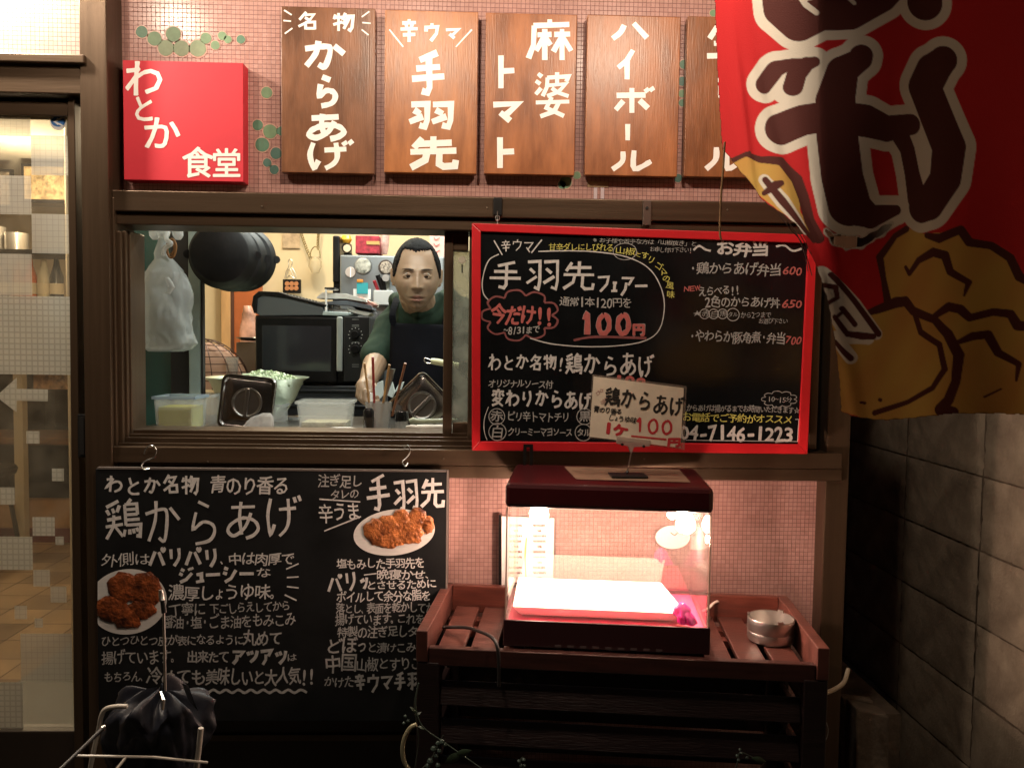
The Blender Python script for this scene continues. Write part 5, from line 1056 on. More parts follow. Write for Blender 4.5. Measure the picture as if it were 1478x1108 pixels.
def circ(ik, a, b, rx, ry, w_): ik.line([(a + rx * math.cos(t), b + ry * math.sin(t)) for t in [k * math.pi / 10 for k in range(21)]], w_, sm=False)
ik = Ink(Yw); circ(ik, 902, 363, 17, 12, 1.0); ik.done(CHALKD, rbd, 'circle_mark')
for a, b, r in ((717, 601, 11.5), (718, 623, 12.5), (844, 601, 11.5), (842, 624, 12), (1017, 453, 7), (1030, 453, 7), (1043, 453, 7), (1058, 454, 9)): ik = Ink(Yw); circ(ik, a, b, r, min(r, 9.5 if b < 500 else 20), 1.2); ik.done(CHALKD, rbd, 'circle_mark')
def cloud(ik, cx, cy, rx, ry, n, w_):
    for k in range(n):
        a0, a1 = 2 * math.pi * k / n, 2 * math.pi * (k + 1) / n; am = (a0 + a1) / 2
        ik.line([(cx + rx * .84 * math.cos(a0), cy + ry * .84 * math.sin(a0)), (cx + rx * 1.02 * math.cos(am - .15), cy + ry * 1.06 * math.sin(am - .15)), (cx + rx * 1.02 * math.cos(am + .15), cy + ry * 1.06 * math.sin(am + .15)), (cx + rx * .84 * math.cos(a1), cy + ry * .84 * math.sin(a1))], w_)
ik = Ink(Yw); cloud(ik, 1125, 576, 25, 11, 9, 1.0); ik.done(CHALKD, rbd, 'small_cloud')
ik = Ink(Yw); cloud(ik, 751, 455, 54, 34, 9, 2.8); ik.line([(828, 491), (860, 486), (933, 488)], 3.4); ik.done(CREDD, rbd, 'cloud_outline')
L(rbd, CHALK, Yw, ('手羽先', 703, 395, 862, 396, 46, dict(w=4.2)), ('フェアー', 860, 408, 936, 414, 30, dict(w=3.6)), ('辛ウマ', 722, 354, 771, 356, 18, dict(w=1.6)),
  ('わとか名物!', 704, 522, 816, 524, 23, dict(w=2.6)), ('鶏からあげ', 815, 524, 946, 528, 31, dict(w=3.2)), ('変わりからあげ', 708, 573, 856, 577, 25, dict(w=3.2)), ('お弁当', 1034, 358, 1110, 360, 22, dict(bold=.8)),
  ('04-7146-1223', 981, 624, 1145, 627, 21, dict(bold=.7)))
for q in ([(1001, 361), (1009, 355), (1018, 360), (1026, 362)], [(1120, 356), (1132, 354), (1144, 362), (1157, 359)]): ik = Ink(Yw); ik.line(q, 3); ik.done(CHALK, rbd, 'wave_mark')
L(rbd, CHALKD, Yw, ('通常1本120円を', 808, 436, 912, 437, 14, dict(bold=.15)), ('〜8/31まで', 727, 477, 779, 475, 11, dict(bold=.2)), ('オリジナルソース付', 705, 553, 798, 555, 12, dict(bold=.2)),
  ('ピリ辛トマトチリ', 732, 600, 822, 602, 15, dict(bold=.2)), ('クリーミーマヨソース', 733, 623, 826, 624, 13, dict(bold=.2)), ('赤', 708, 601, 726, 601, 15, dict(bold=.3)), ('白', 709, 624, 727, 624, 16, dict(bold=.3)), ('黒', 836, 601, 853, 601, 15, dict(bold=.3)), ('タル', 833, 624, 852, 624, 11, dict(bold=.3)),
  ('※お子様や苦手な方は「山椒抜き」と', 856, 346, 1006, 352, 8), ('お申し付け下さい!', 938, 360, 999, 361, 8),
  ('・鶏からあげ弁当', 995, 387, 1128, 390, 18, dict(bold=.25)), ('えらべる!!', 1008, 420, 1068, 419, 14, dict(bold=.25)), ('2色のからあげ丼', 1017, 436, 1126, 437, 16, dict(bold=.25)),
  ('★赤白黒', 1000, 453, 1051, 453, 9), ('タル', 1051, 454, 1065, 454, 7), ('から2つまで', 1069, 454, 1113, 455, 9), ('お選び下さい', 1095, 463, 1137, 464, 8), ('・やわらか豚角煮・弁当', 995, 485, 1134, 489, 17, dict(bold=.25)),
  ('10〜15分', 1108, 576, 1143, 577, 8), ('からあげは揚がるまでお時間いただきます☆', 991, 588, 1154, 592, 10, dict(bold=.1)))
L(rbd, YEL, Yw, ('甘辛ダレにしびれる', 792, 356, 886, 358, 11), ('山椒', 888, 361, 917, 365, 12), ('と', 917, 367, 926, 369, 8), ('お電話でご予約がオススメ', 985, 602, 1144, 606, 13, dict(bold=.15)))
for ch, a, b, r_ in (('す', 931, 369, .2), ('リ', 940, 375, .4), ('ゴ', 951, 384, .6), ('マ', 957, 393, .8), ('の', 962, 402, .3), ('風', 967, 412, .2), ('味', 968, 425, .1)):
    ik = Ink(Yw); ik.font_glyph(ch, a, b, 11, 11, .1, r_); ik.done(YEL, rbd, 'lettering')
L(rbd, CRED, Yw, ('今だけ!!', 709, 453, 799, 456, 28, dict(bold=.9)), ('600', 1130, 390, 1158, 392, 12, dict(bold=.3, slant=.3)), ('650', 1129, 437, 1158, 439, 12, dict(bold=.3, slant=.3)), ('700', 1134, 490, 1157, 492, 11, dict(bold=.3, slant=.3)), ('NEW', 987, 417, 1011, 416, 8, dict(bold=.2)), ('100', 885, 550, 932, 553, 18, dict(bold=1.0)))
for m_, g_, Yq in ((CHALKD, 1.6, Yw), (CRED, .7, Yw - .0007)):
    ik = Ink(Yq)
    for ch, a, b, c, d, w_ in (('1', 836, 450, 858, 487, 7), ('0', 857, 450, 886, 486, 6), ('0', 885, 450, 914, 486, 6)): ik.stroke_glyph(ch, a + 4, b + 3, c - 4, d - 3, w_ + g_)
    ik.font_glyph('円', 922, 476, 17, 17, .9 + g_ * .4, .02); ik.done(m_, rbd, 'price_lettering')
# brackets and hook
br = thing('hanging_bracket', 'dark bracket with an eye hook holding the near top corner of the red frame', 'bracket', tuple(P(718, 320, -.09)), 'brackets above and below the red frame')
fbox('plate', 712, 285, 725, 311, -.066, .005, IRON, br, bevel=.002); obj('eye', MB().tube([P(718, 315, -.085) + Vector((.0045 * math.cos(t), 0, .0055 * math.sin(t))) for t in [k * math.pi / 6 for k in range(13)]], .0011, 6), STEEL, br, sm=True); obj('hook_wire', MB().tube([P(718, 305, -.07), P(718, 311, -.085), P(718, 324, -.095)], .0011, 6), STEEL, br, sm=True)
br = thing('hanging_bracket', 'plain flat bracket on the rail over the middle of the red frame', 'bracket', tuple(P(934, 318, -.065)), 'brackets above and below the red frame')
fbox('plate', 928, 289, 940, 325, -.066, .005, mat('dull_zinc', (.16, .12, .10), .4, .8), br, bevel=.001); roundel('hole', 934, 300, 2.2, DARK, br, -.0675, .001, 12)
def slotted(px0, py0, px1, py1, Y, lab):
    t = thing('slotted_bracket', lab, 'bracket', tuple(P(px0, py1, Y)), 'brackets above and below the red frame'); x0, x1, z0, z1 = rect(px0, py0, px1, py1, Y); w_ = (x1 - x0) / 3
    mb = MB().box(x0, x0 + w_, Y, Y + .002, z0, z1).box(x1 - w_, x1, Y, Y + .002, z0, z1).box(x0 + w_, x1 - w_, Y, Y + .002, z1 - w_, z1).box(x0 + w_, x1 - w_, Y, Y + .002, z0, z0 + .012); obj('plate', mb, IRON, t)
slotted(755, 641, 769, 700, -.112, 'black slotted strap rising from behind the warming case')

# ================================================================== PLANTER CART
MAHO = mat('red_stained_wood', (.066, .021, .015), .42, var=.45, vscale=8, vstretch=(1, 7, 1), bump=.25, bscale=40, bstretch=(1, 8, 1), coat=.2, rvar=.1, objrand=.15)
MAHOR = mat('dark_stained_rail', (.04, .012, .009), .42, var=.4, vscale=8, vstretch=(1, 1, 9), bump=.3, bscale=40, coat=.2)
MAHOD = mat('dark_stained_slat', (.010, .004, .004), .42, var=.4, vscale=8, vstretch=(1, 1, 9), bump=.3, bscale=40, bstretch=(1, 1, 10), coat=.1, rvar=.1)
MAHOX = mat('red_stained_wood_long', (.075, .018, .011), .42, var=.45, vscale=8, vstretch=(1, 1, 9), bump=.25, bscale=40, bstretch=(1, 1, 10), coat=.25, rvar=.1, objrand=.15)
cart = thing('slatted_stand', 'dark red stained wooden stand with slatted front under the food case', 'stand', (.05, -.22, 0))
ZT = P(900, 925, -.36).z; ZB = ZT
fl, frt = P(612, 906, -.37), P(1192, 944, -.37); bl, brt = P(649, 853, -.075), P(1131, 873, -.075)
X0, X1 = fl.x, frt.x; YF, YK = -.375, -.06
rt = ZT + .012
def cbx(name, x0, x1, y0, y1, z0, z1, m=MAHO, bv=.002): return obj(name, MB().box(x0, x1, y0, y1, z0, z1), m, cart, bevel=bv)
cbx('side_board', X0, X0 + .022, YF, YK, ZT - .045, rt + .004); cbx('side_board', X1 - .022, X1, YF, YK, ZT - .045, rt + .004)
cbx('back_board', X0 + .023, X1 - .023, YK - .018, YK, ZT - .045, rt + .004, MAHOX); cbx('front_rail', X0 + .023, X1 - .023, YF + .004, YF + .022, ZT - .052, ZT - .018, MAHOR)
for k in range(11):
    a = X0 + .034 + k * (X1 - X0 - .060) / 11; 
    cbx('deck_slat', a, a + (X1 - X0 - .060) / 11 - .012, YF + .023, YK - .02, ZT - .040, ZT - .030)
for y in (YF + .05, YK - .08, -.2): cbx('deck_batten', X0 + .024, X1 - .024, y, y + .025, ZT - .058, ZT - .041, MAHOX)
for x in (X0, X1 - .045):
    for y in (YF, YK - .045): cbx('post', x + .001, x + .044, y + .001, y + .044, 0.005, ZT - .046, MAHOD)
for k in range(9):
    z = ZT - .110 - k * .075
    M = Matrix.Translation(((X0 + X1) / 2, YF + .020, z)) @ Matrix.Rotation(R(-22), 4, 'X'); obj('slat', MB().obox(M, X1 - X0 - .092, .014, .046), MAHOD, cart, bevel=.0015)
for k in range(9):
    z = ZT - .110 - k * .075
    for x in (X0 + .012, X1 - .024): obj('side_slat', MB().obox(Matrix.Translation((x + .006, (YF + YK) / 2, z)), .012, YK - YF - .092, .045), MAHOD, cart, bevel=.0015)
    obj('back_slat', MB().obox(Matrix.Translation(((X0 + X1) / 2, YK - .02, z)), X1 - X0 - .092, .012, .045), MAHOD, cart, bevel=.0015)

# ================================================================== FOOD WARMING CASE
MAR = mat('maroon_enamel', (.045, .004, .006), .35, var=.08, coat=.4)
BLKR = mat('black_plastic', (.012, .012, .012), .4)
case = thing('food_warmer', 'lit food warming case with maroon lid and clear sides on the slatted stand', 'food warmer', (0, -.25, ZT))
YCF, YCB = -.345, -.095
cl, cr_ = P(733, 705, YCF).x, P(1028, 720, YCF).x; zt = P(880, 699, YCF).z; zl = P(880, 735, YCF).z; zb = ZT - .028
bl_, br_ = P(727, 890, YCF).x, P(1022, 900, YCF).x
cl = (cl + bl_) / 2 + .011; cr_ = (cr_ + br_) / 2 + .010
obj('lid', MB().box(cl, cr_, YCF, YCB, zl, zt), MAR, case, bevel=.009)
obj('lid_lining', MB().box(cl + .012, cr_ - .012, YCF + .012, YCB - .012, zl - .001, zl + .003), WHITEP, case)
zbt = P(880, 896, YCF).z
MARB = mat('dark_base_enamel', (.03, .008, .010), .3, coat=.3)
bs = MB().box(cl, cr_, YCF, YCF + .006, zb + .010, zbt).box(cl, cr_, YCB - .006, YCB, zb + .010, zbt).box(cl, cl + .006, YCF + .006, YCB - .006, zb + .010, zbt).box(cr_ - .006, cr_, YCF + .006, YCB - .006, zb + .010, zbt)
obj('base', bs, MARB, case, bevel=.002); obj('base_floor', MB().box(cl + .006, cr_ - .006, YCF + .006, YCB - .006, zb + .012, zbt - .012), mat('magenta_tray', (.62, .03, .09), .35, var=.1), case)
for x in (cl + .02, cr_ - .04):
    for y in (YCF + .015, YCB - .035): obj('foot', MB().box(x, x + .02, y, y + .02, ZT - .0295, zb + .010), BLKR, case)
for k in range(9): obj('vent_slot', MB().box(cl + .10 + k * .024, cl + .112 + k * .024, YCF - .0006, YCF + .001, zb + .013, zb + .017), mat('vent_grey', (.10, .07, .07), .4), case)
# low red lit front band inside the glass
ACR = pane('acrylic_sheet', (.97, .94, .93), .8, haze=.014, hazecol=(.9, .8, .75)); ACRB = pane('acrylic_back', (.96, .93, .92), 2.2, haze=.012, hazecol=(.9, .8, .75), base=.05)
def pn(name, x0, x1, y0, y1, m): obj(name, MB().box(x0, x1, y0, y1, zbt - .004, zl + .002), m, case)
pn('front_sheet', cl + .003, cr_ - .003, YCF + .0065, YCF + .009, ACR); pn('back_sheet', cl + .003, cr_ - .003, YCB - .009, YCB - .0065, ACRB); pn('end_sheet', cl + .0065, cl + .009, YCF + .010, YCB - .010, ACR); pn('end_sheet', cr_ - .009, cr_ - .0065, YCF + .010, YCB - .010, ACR)
EDG = mat('acrylic_edge', (.85, .60, .50), .2, var=.1)
for x in (cl + .0025, cr_ - .0055): obj('edge_strip', MB().box(x, x + .003, YCF + .004, YCF + .0065, zbt - .004, zl + .001), EDG, case)
# inner paper lined tray
tz = P(860, 868, YCF + .05).z
def traypt(a, b, Y, dz=0): return P(a, b, Y) + Vector((0, 0, dz))
TR = mat('white_lining_paper', (.85, .82, .76), .6, bump=.3, bscale=30)
rim = [(cl + .030, YCF + .055), (cr_ - .055, YCF + .055), (cr_ - .085, YCB - .025), (cl + .026, YCB - .025)]
vs = []
for s_, z in ((0, zbt - .008), (-.010, zbt + .014), (-.016, zbt + .014), (-.004, zbt - .004)):
    cx = sum(p[0] for p in rim) / 4; cy = sum(p[1] for p in rim) / 4
    vs += [(x + (-s_ if x > cx else s_), y + (-s_ if y > cy else s_), z) for x, y in [(p[0], p[1]) for p in rim]] if False else [(x - (s_ if x < cx else -s_) * 0 + (s_ if x < cx else -s_), y + (s_ if y < cy else -s_), z) for x, y in rim]
fs = [(i * 4 + j, i * 4 + (j + 1) % 4, (i + 1) * 4 + (j + 1) % 4, (i + 1) * 4 + j) for i in range(3) for j in range(4)] + [(3, 2, 1, 0), (12, 13, 14, 15)]
tr = thing('food_tray', 'tray lined with white paper glowing under the case lamps', 'tray', (0, -.22, zbt)); obj('paper_liner', MB().add(vs, fs), TR, tr, bevel=.003)
mgb = lump('magenta_bag', [(862, 985, 992), (870, 978, 1002), (880, 975, 1008), (890, 980, 1012)], YCF + .03, .02, mat('magenta_film', (.55, .005, .22), .2, bump=1.0, bscale=60, var=.4), None, .06, 77, 40, 60); tag(mgb, 'crumpled magenta plastic at the far end of the lined tray', 'plastic')
# bulbs
BULB = mat('lit_bulb', (1, 1, 1), .3, emis=(1.0, .80, .55), estr=60)
for i, (px, py) in enumerate(((778, 741), (985, 750))):
    c = P(px, py, -.22); lt = thing('heat_lamp', ['glowing heat lamp at the price card end of the food case', 'glowing heat lamp at the ashtray end of the food case'][i], 'lamp', (c.x, c.y, c.z - .02), 'glowing heat lamps under the case lid')
    obj('socket', MB().lathe([(.014, zl - c.z + .001), (.016, .022), (.012, .020)], Matrix.Translation(c), 20), WHITEP, lt, sm=True)
    obj('bulb_glass', MB().lathe([(.010, .024), (.016, .012), (.020, 0), (.019, -.010), (.012, -.017), (.001, -.019)], Matrix.Translation(c), 24), BULB, lt, sm=True)
    lamp('heat_lamp_light', (c.x, c.y, c.z - .03), 8.0, (1.0, .70, .55), .012)
cx_ = P(962, 800, -.19); 
# paper on the lid
lp = obj('lid_notice', MB().add([(P(806, 684, -.12).x, -.125, zt + .0012), (P(968, 690, -.12).x, -.125, zt + .0012), (P(1000, 700, -.3).x, -.285, zt + .0012), (P(838, 694, -.3).x, -.285, zt + .0012)], [(3, 2, 1, 0)]), mat('faded_notice', (.26, .16, .11), .35, var=.4, vscale=30, vstretch=(1, 5, 1))); tag(lp, 'faded paper notice lying on the maroon case lid', 'paper notice')
# card and stand
cs = thing('card_stand', 'black footed clear clip stand on the maroon lid', 'card stand', tuple(P(910, 697, -.25)))
fx = P(905, 697, -.26)
obj('foot', MB().box(P(880, 697, -.26).x, P(932, 697, -.26).x, -.285, -.235, zt + .0025, zt + .006), BLKR, cs, bevel=.001); obj('ball', MB().lathe([(.0005, -.004), (.004, 0), (.0005, .004)], Matrix.Translation((fx.x, -.26, zt + .011)), 12), BLKR, cs, sm=True)
c1 = P(911, 652, -.262); obj('rod', MB().tube([(fx.x, -.26, zt + .008), tuple(c1)], .0014), STEEL, cs, sm=True)
CLR = plastic('clear_clip', .35, (.6, .5, .45), .1, .05); obj('clip', MB().prism([(P(a, b, -.272).x, P(a, b, -.272).z) for a, b in ((890, 629), (939, 635), (938, 644), (915, 645), (911, 656), (907, 644), (890, 640))], -.274, -.262), CLR, cs, bevel=.001)
for a in (898, 929): roundel('peg', a, 641 if a < 900 else 644, 2.2, BLKR, cs, -.2745, .003, 10)
cd2 = thing('price_card', 'cream hand written price card tilted in the clear clip', 'price card', tuple(P(922, 640, -.27)))
YC = -.270
quadbox('sleeve', [(855, 540), (991, 557), (988, 649), (849, 632)], YC, .0012, plastic('card_sleeve', .75, (.5, .42, .35), .12, .0), cd2, 0)
quadbox('card', [(857, 543), (987, 560), (982, 646), (851, 630)], YC - .0012, .001, mat('cream_card', (.80, .70, .56), .55, var=.12, vscale=18), cd2, 0)
Yc = YC - .0016; INK = mat('black_marker', (.02, .018, .016), .6); RINK = mat('red_marker', (.55, .035, .045), .6)
L(cd2, INK, Yc, ('鶏からあげ', 872, 572, 989, 586, 28, dict(w=3.3)), ('青のり香る', 857, 590, 898, 595, 9, dict(bold=.3)), ('しょうゆ味', 878, 602, 919, 607, 9, dict(bold=.2)))
L(cd2, RINK, Yc, ('1ケ', 872, 617, 906, 622, 17, dict(bold=1.3)), ('円', 964, 637, 982, 639, 13, dict(bold=1.2)))
ik = Ink(Yc)
for ch, a, b, c, d in (('1', 914, 601, 932, 626), ('0', 932, 602, 953, 628), ('0', 952, 604, 973, 629)): ik.stroke_glyph(ch, a + 2, b + 2, c - 2, d - 2, 3.4)
ik.line([(911, 629), (962, 634)], 2.6); ik.done(RINK, cd2, 'price_lettering')
L(cd2, mat('faint_pink_ink', (.55, .33, .28), .6), Yc, ('名物', 862, 558, 876, 586, 13))
# small price list card behind the case
plc = thing('price_list', 'white price list card with rows of small print behind the lit case', 'price list', tuple(P(762, 850, -.03)))
quadbox('card', [(724, 745), (800, 748), (798, 850), (724, 846)], -.034, .003, WHITEP, plc, 0); quadbox('frame', [(720, 743), (724, 743), (724, 852), (720, 852)], -.036, .02, BLK, plc, 0)
ik = Ink(-.0345); rnd = random.Random(9)
for col in (736, 770):
    for k in range(11):
        yy = 758 + k * 7.6; x = col
        if k % 3 == 1: x += 6
        while x < col + (17 if k % 3 != 1 else 12): ik.line([(x, yy - 1.6), (x + rnd.uniform(.6, 1.6), yy + 1.6)], 1.5); x += rnd.uniform(1.9, 2.6)
ik.done(mat('brown_print', (.07, .02, .02), .6), plc, 'print_rows')
ik = Ink(-.0348); ik.line([(760, 776), (758, 800), (759, 832)], 2.0); ik.done(mat('yellow_green_ink', (.5, .5, .1), .6), plc, 'print_arrow')
ul = obj('round_note', MB().add([P(971 + 25 * math.cos(t), 775 + 17 * math.sin(t), -.030) for t in [-2 * math.pi * k / 28 for k in range(28)]], [tuple(range(28))]), WHITEP, fix=True); tag(ul, 'white cloud shaped note on the mosaic behind the case', 'note')
ik = Ink(-.0305); ik.text('おいしい', 966, 771, 992, 773, 8, bold=.3) if False else ik.line([(968, 768), (974, 772), (980, 767), (986, 772)], 1.3); o = ik.done(CRED, ul, 'red_scribble'); o.matrix_parent_inverse = Matrix.Identity(4)
# ashtray
ac = P(1100, 930, -.215); ac.z = ZT - .0295; ash = thing('ashtray', 'round stainless steel ashtray on the deck of the stand', 'ashtray', tuple(ac))
prof = [(.042, 0), (.0450, .002), (.0462, .005), (.0462, .020), (.0458, .0207), (.0462, .0214), (.0465, .045), (.0455, .0475), (.0435, .0470), (.0425, .020), (.042, .006), (.001, .004)]
BST = mat('bright_steel', (.60, .58, .55), .36, 1.0, var=.05, vscale=10); ash_o = obj('bowl', MB().lathe(prof, Matrix.Translation(ac), 56), BST, ash, sm=50)
for q in (.9, 2.9, 4.9): obj('rest', MB().obox(Matrix.Translation(ac + Vector((.044 * math.cos(q), .044 * math.sin(q), .049))) @ Matrix.Rotation(q, 4, 'Z'), .005, .012, .004), BST, ash)
# the stand with all it carries is turned a little, its ashtray end nearer the street
PIV = Vector((.10, -.22, 0)); RZ = Matrix.Rotation(R(-6.5), 4, 'Z')
for q in [o for o in C.objects if o.parent is None and o.name.split('.')[0] in ('slatted_stand', 'food_warmer', 'food_tray', 'magenta_bag', 'heat_lamp', 'heat_lamp_light', 'lid_notice', 'ashtray')]:
    q.location = RZ @ (Vector(q.location) - PIV) + PIV; q.rotation_euler.z = R(-6.5)
# cables
def cable(lab, pix, Y, r, m, k=6): o = obj('cable', MB().tube(cpath(pix, Y, k), r, 10), m, sm=True); tag(o, lab, 'cable'); return o
WC = mat('white_cable', (.68, .58, .50), .4); 
cable('black cable drooping over the front rail of the stand', [(640, 905), (672, 905), (690, 910), (708, 918), (717, 930), (720, 955), (720, 990)], [-.22, -.26, -.31, -.36, -.385, -.388, -.385], .0035, mat('black_rubber', (.014, .012, .012), .5))
cable('white cable looping from the case behind the ashtray', [(1008, 884), (1022, 878), (1032, 869), (1045, 867), (1054, 873), (1052, 884)], [-.20, -.16, -.13, -.11, -.09, -.075], .0032, WC)
cable('pale conduit end curving out past the stand corner', [(1190, 1000), (1205, 994), (1218, 984), (1224, 966)], [-.20, -.15, -.10, -.05], .005, mat('ivory_conduit', (.42, .36, .27), .5))
cable('thin grey string hanging across the slats', [(1174, 974), (1158, 1005), (1140, 1040), (1124, 1060), (1110, 1090), (1095, 1110)], -.39, .0011, mat('grey_string', (.25, .24, .22), .8))
cable('thin pale wire beside the far corner of the stand', [(1190, 1035), (1195, 1050), (1194, 1062), (1189, 1072)], -.30, .0009, MATS['grey_string'])
cable('thin green wire trailing up from the ivy', [(604, 985), (600, 1010), (602, 1030), (612, 1050), (640, 1070), (680, 1098), (700, 1112)], -.42, .0012, mat('green_wire', (.05, .07, .055), .6))
# ivy
LEAF = mat('dull_green_leaf', (.02, .036, .018), .5, var=.4, vscale=60); BERRY = mat('grey_green_berry', (.035, .055, .045), .4)
def sprig(lab, pix, leaves, rings_, Y):
    t = thing('ivy_sprig', lab, 'plant', tuple(P(*pix[0], Y)), 'trailing artificial sprigs by the stand'); obj('stem', MB().tube(cpath(pix, Y, 5), .0012, 6), mat('stem_green', (.03, .036, .026), .7), t, sm=True)
    for a, b, s_, r_ in leaves:
        c = P(a, b, Y - .01); q = s_ * (Y + 1.9) / F; M = Matrix.Translation(c) @ Matrix.Rotation(r_, 4, 'Y'); mb = MB(); n = 8
        vs = [M @ Vector((q * (k / n * 2 - 1), -.004 * math.sin(k / n * math.pi), 0)) for k in range(n + 1)] + [M @ Vector((q * (k / n * 2 - 1), 0, .42 * q * math.sin(k / n * math.pi))) for k in range(n + 1)] + [M @ Vector((q * (k / n * 2 - 1), 0, -.42 * q * math.sin(k / n * math.pi))) for k in range(n + 1)]
        obj('leaf', MB().add(vs, [(k, k + 1, n + 2 + k, n + 1 + k) for k in range(n)] + [(k, 2 * n + 2 + k, 2 * n + 3 + k, k + 1) for k in range(n)]), LEAF, t, sm=80)
    for a, b, r_ in rings_:
        c = P(a, b, Y - .012); q = r_ * (Y + 1.9) / F; obj('berry', MB().lathe([(.0004, -q), (q * .7, -q * .7), (q, 0), (q * .7, q * .7), (.0004, q)], Matrix.Translation(c), 12), BERRY, t, sm=True)
sprig('sprig with small round buds at the near lower corner of the stand', [(606, 1112), (622, 1095), (632, 1075), (640, 1060)], [(655, 1093, 16, -.5), (668, 1086, 14, -.3)], [(621, 1098, 5), (630, 1090, 4), (626, 1080, 4.5), (634, 1083, 4), (638, 1070, 4), (632, 1072, 3.5), (642, 1074, 3.5), (618, 1105, 4), (632, 1104, 4)], -.43)
sprig('tiny pale bud cluster at the bottom middle of the slats', [(752, 1112), (750, 1100), (754, 1092)], [], [(749, 1098, 3), (756, 1096, 3), (752, 1104, 3), (757, 1104, 2.6)], -.42)
sprig('faint bud cluster low on the slats below the ashtray', [(1062, 1108), (1066, 1095), (1070, 1085), (1100, 1100)], [(1095, 1096, 12, .3)], [(1064, 1090, 2.6), (1070, 1086, 2.6), (1066, 1096, 2.6), (1078, 1093, 2.6), (1068, 1081, 2.2)], -.42)
sprig('loose leafy tendril beside the chalkboard corner', [(598, 1112), (604, 1070), (601, 1040), (598, 1015), (603, 990)], [(596, 1024, 7, .8), (604, 1030, 6, -.6), (609, 1050, 7, .4)], [(585, 1033, 2.5), (589, 1040, 2.8), (583, 1043, 2.5)], -.40)
hoop = obj('pale_hoop', MB().tube(cpath([(601, 1045), (592, 1050), (584, 1064), (581, 1082), (584, 1100), (592, 1112)], -.46, 5), .0040, 8), mat('pale_green_grey', (.30, .27, .17), .4, .3), sm=True); tag(hoop, 'pale curved hoop at the foot of the chalkboard', 'hoop')

# ================================================================== UMBRELLA AND STAND
us = thing('umbrella_stand', 'low white wire umbrella stand in front of the chalkboard', 'umbrella stand', tuple(P(210, 1200, -.60)))
WT = mat('white_enamel_tube', (.46, .42, .36), .35, var=.06)
obj('tube_frame', MB().tube(cpath([(184, 1019), (168, 1019), (152, 1023), (146, 1034), (143, 1050), (136, 1080), (126, 1130), (112, 1200)], -.62, 5), .0036, 10), WT, us, sm=True)
obj('tube_frame', MB().tube(cpath([(290, 1050), (287, 1080), (281, 1130), (276, 1200)], -.62, 5), .0042, 10), WT, us, sm=True)
obj('cross_wire', MB().tube([P(106, 1090, -.64), P(220, 1092, -.64), P(300, 1100, -.62)], .0022, 8), WT, us, sm=True); obj('cross_wire', MB().tube([P(182, 1092, -.64), P(164, 1115, -.66), P(150, 1140, -.68)], .0022, 8), WT, us, sm=True)
ub = thing('umbrella', 'black folding umbrella dropped in the stand with its steel shaft up', 'umbrella', tuple(P(232, 1200, -.60)))
obj('shaft', MB().tube([P(236, 872, -.56), P(239, 1004, -.58)], .0021, 10), BST, ub, sm=True); obj('tip', MB().tube([P(232, 851, -.555), P(233, 858, -.555), P(234, 866, -.56), P(235, 872, -.56)], [.003, .0045, .0045, .0025], 12), BST, ub, sm=True); obj('collar', MB().tube([P(235, 866, -.56), P(237, 884, -.562)], .0042, 12), BLKR, ub, sm=True)
obj('inner_tube', MB().tube([P(232, 998, -.60), P(236, 1010, -.615), P(235, 1024, -.62)], [.002, .003, .002], 8), BST, ub, sm=True)
NYL = mat('black_nylon', (.008, .009, .015), .5, var=.3, vscale=20, bump=.5, bscale=30, spec=.4)
N = 120; rows = []; nr = 26; top = P(232, 1003, -.58)
for j in range(nr + 1):
    t = j / nr; py = 1001 + 190 * t ** 1.5; c = P(232 - 8 * t, py, -.57)
    for k in range(N):
        a = 2 * math.pi * k / N; pl_ = 7
        r = (.006 + .072 * min(1, (t * 4.2)) ** .8 * (1 - .45 * max(0, t - .35))) ; fold = 1 + .07 * math.sin(pl_ * a + 3.2 * t + .5) * min(1, t * 4) + .08 * math.sin(3 * a + 6 * t) + .20 * (abs(noise.noise(Vector((math.cos(a) * 2.2, math.sin(a) * 2.2, t * 3.5)))) - .2) + .10 * noise.noise(Vector((math.cos(a) * 6, math.sin(a) * 6, t * 9)))
        zz = .006 * math.sin(pl_ * a + 1.3) * max(0, 1 - t * 2.5) + .030 * noise.noise(Vector((math.cos(a) * 3, math.sin(a) * 3, 7 + t * 3)))
        rows.append(c + Vector((math.cos(a) * r * fold, math.sin(a) * r * fold * .75, zz)))
obj('canopy', MB().add(rows, [(j * N + k, j * N + (k + 1) % N, (j + 1) * N + (k + 1) % N, (j + 1) * N + k) for j in range(nr) for k in range(N)]), NYL, ub, sm=80)
for (a, b, c, d) in ((262, 985, 280, 1012),):
    obj('canopy_flap', MB().add([P(a, b, -.60), P(a + 10, b + 4, -.62), P(c + 6, d + 14, -.63), P(c - 8, d - 2, -.60)], [(0, 1, 2, 3)]), NYL, ub)
rib = obj('black_rod', MB().tube([P(150, 1049, -.66), P(120, 1078, -.70), P(84, 1112, -.74)], [.0035, .0028, .0028], 10), BLKR, sm=True); tag(rib, 'thin black rod leaning out past the white stand', 'rod'); obj('ferrule', MB().tube([P(152, 1048.5, -.66), P(147, 1051, -.663)], .0038, 10), BST, rib, sm=True).matrix_parent_inverse = Matrix.Identity(4)

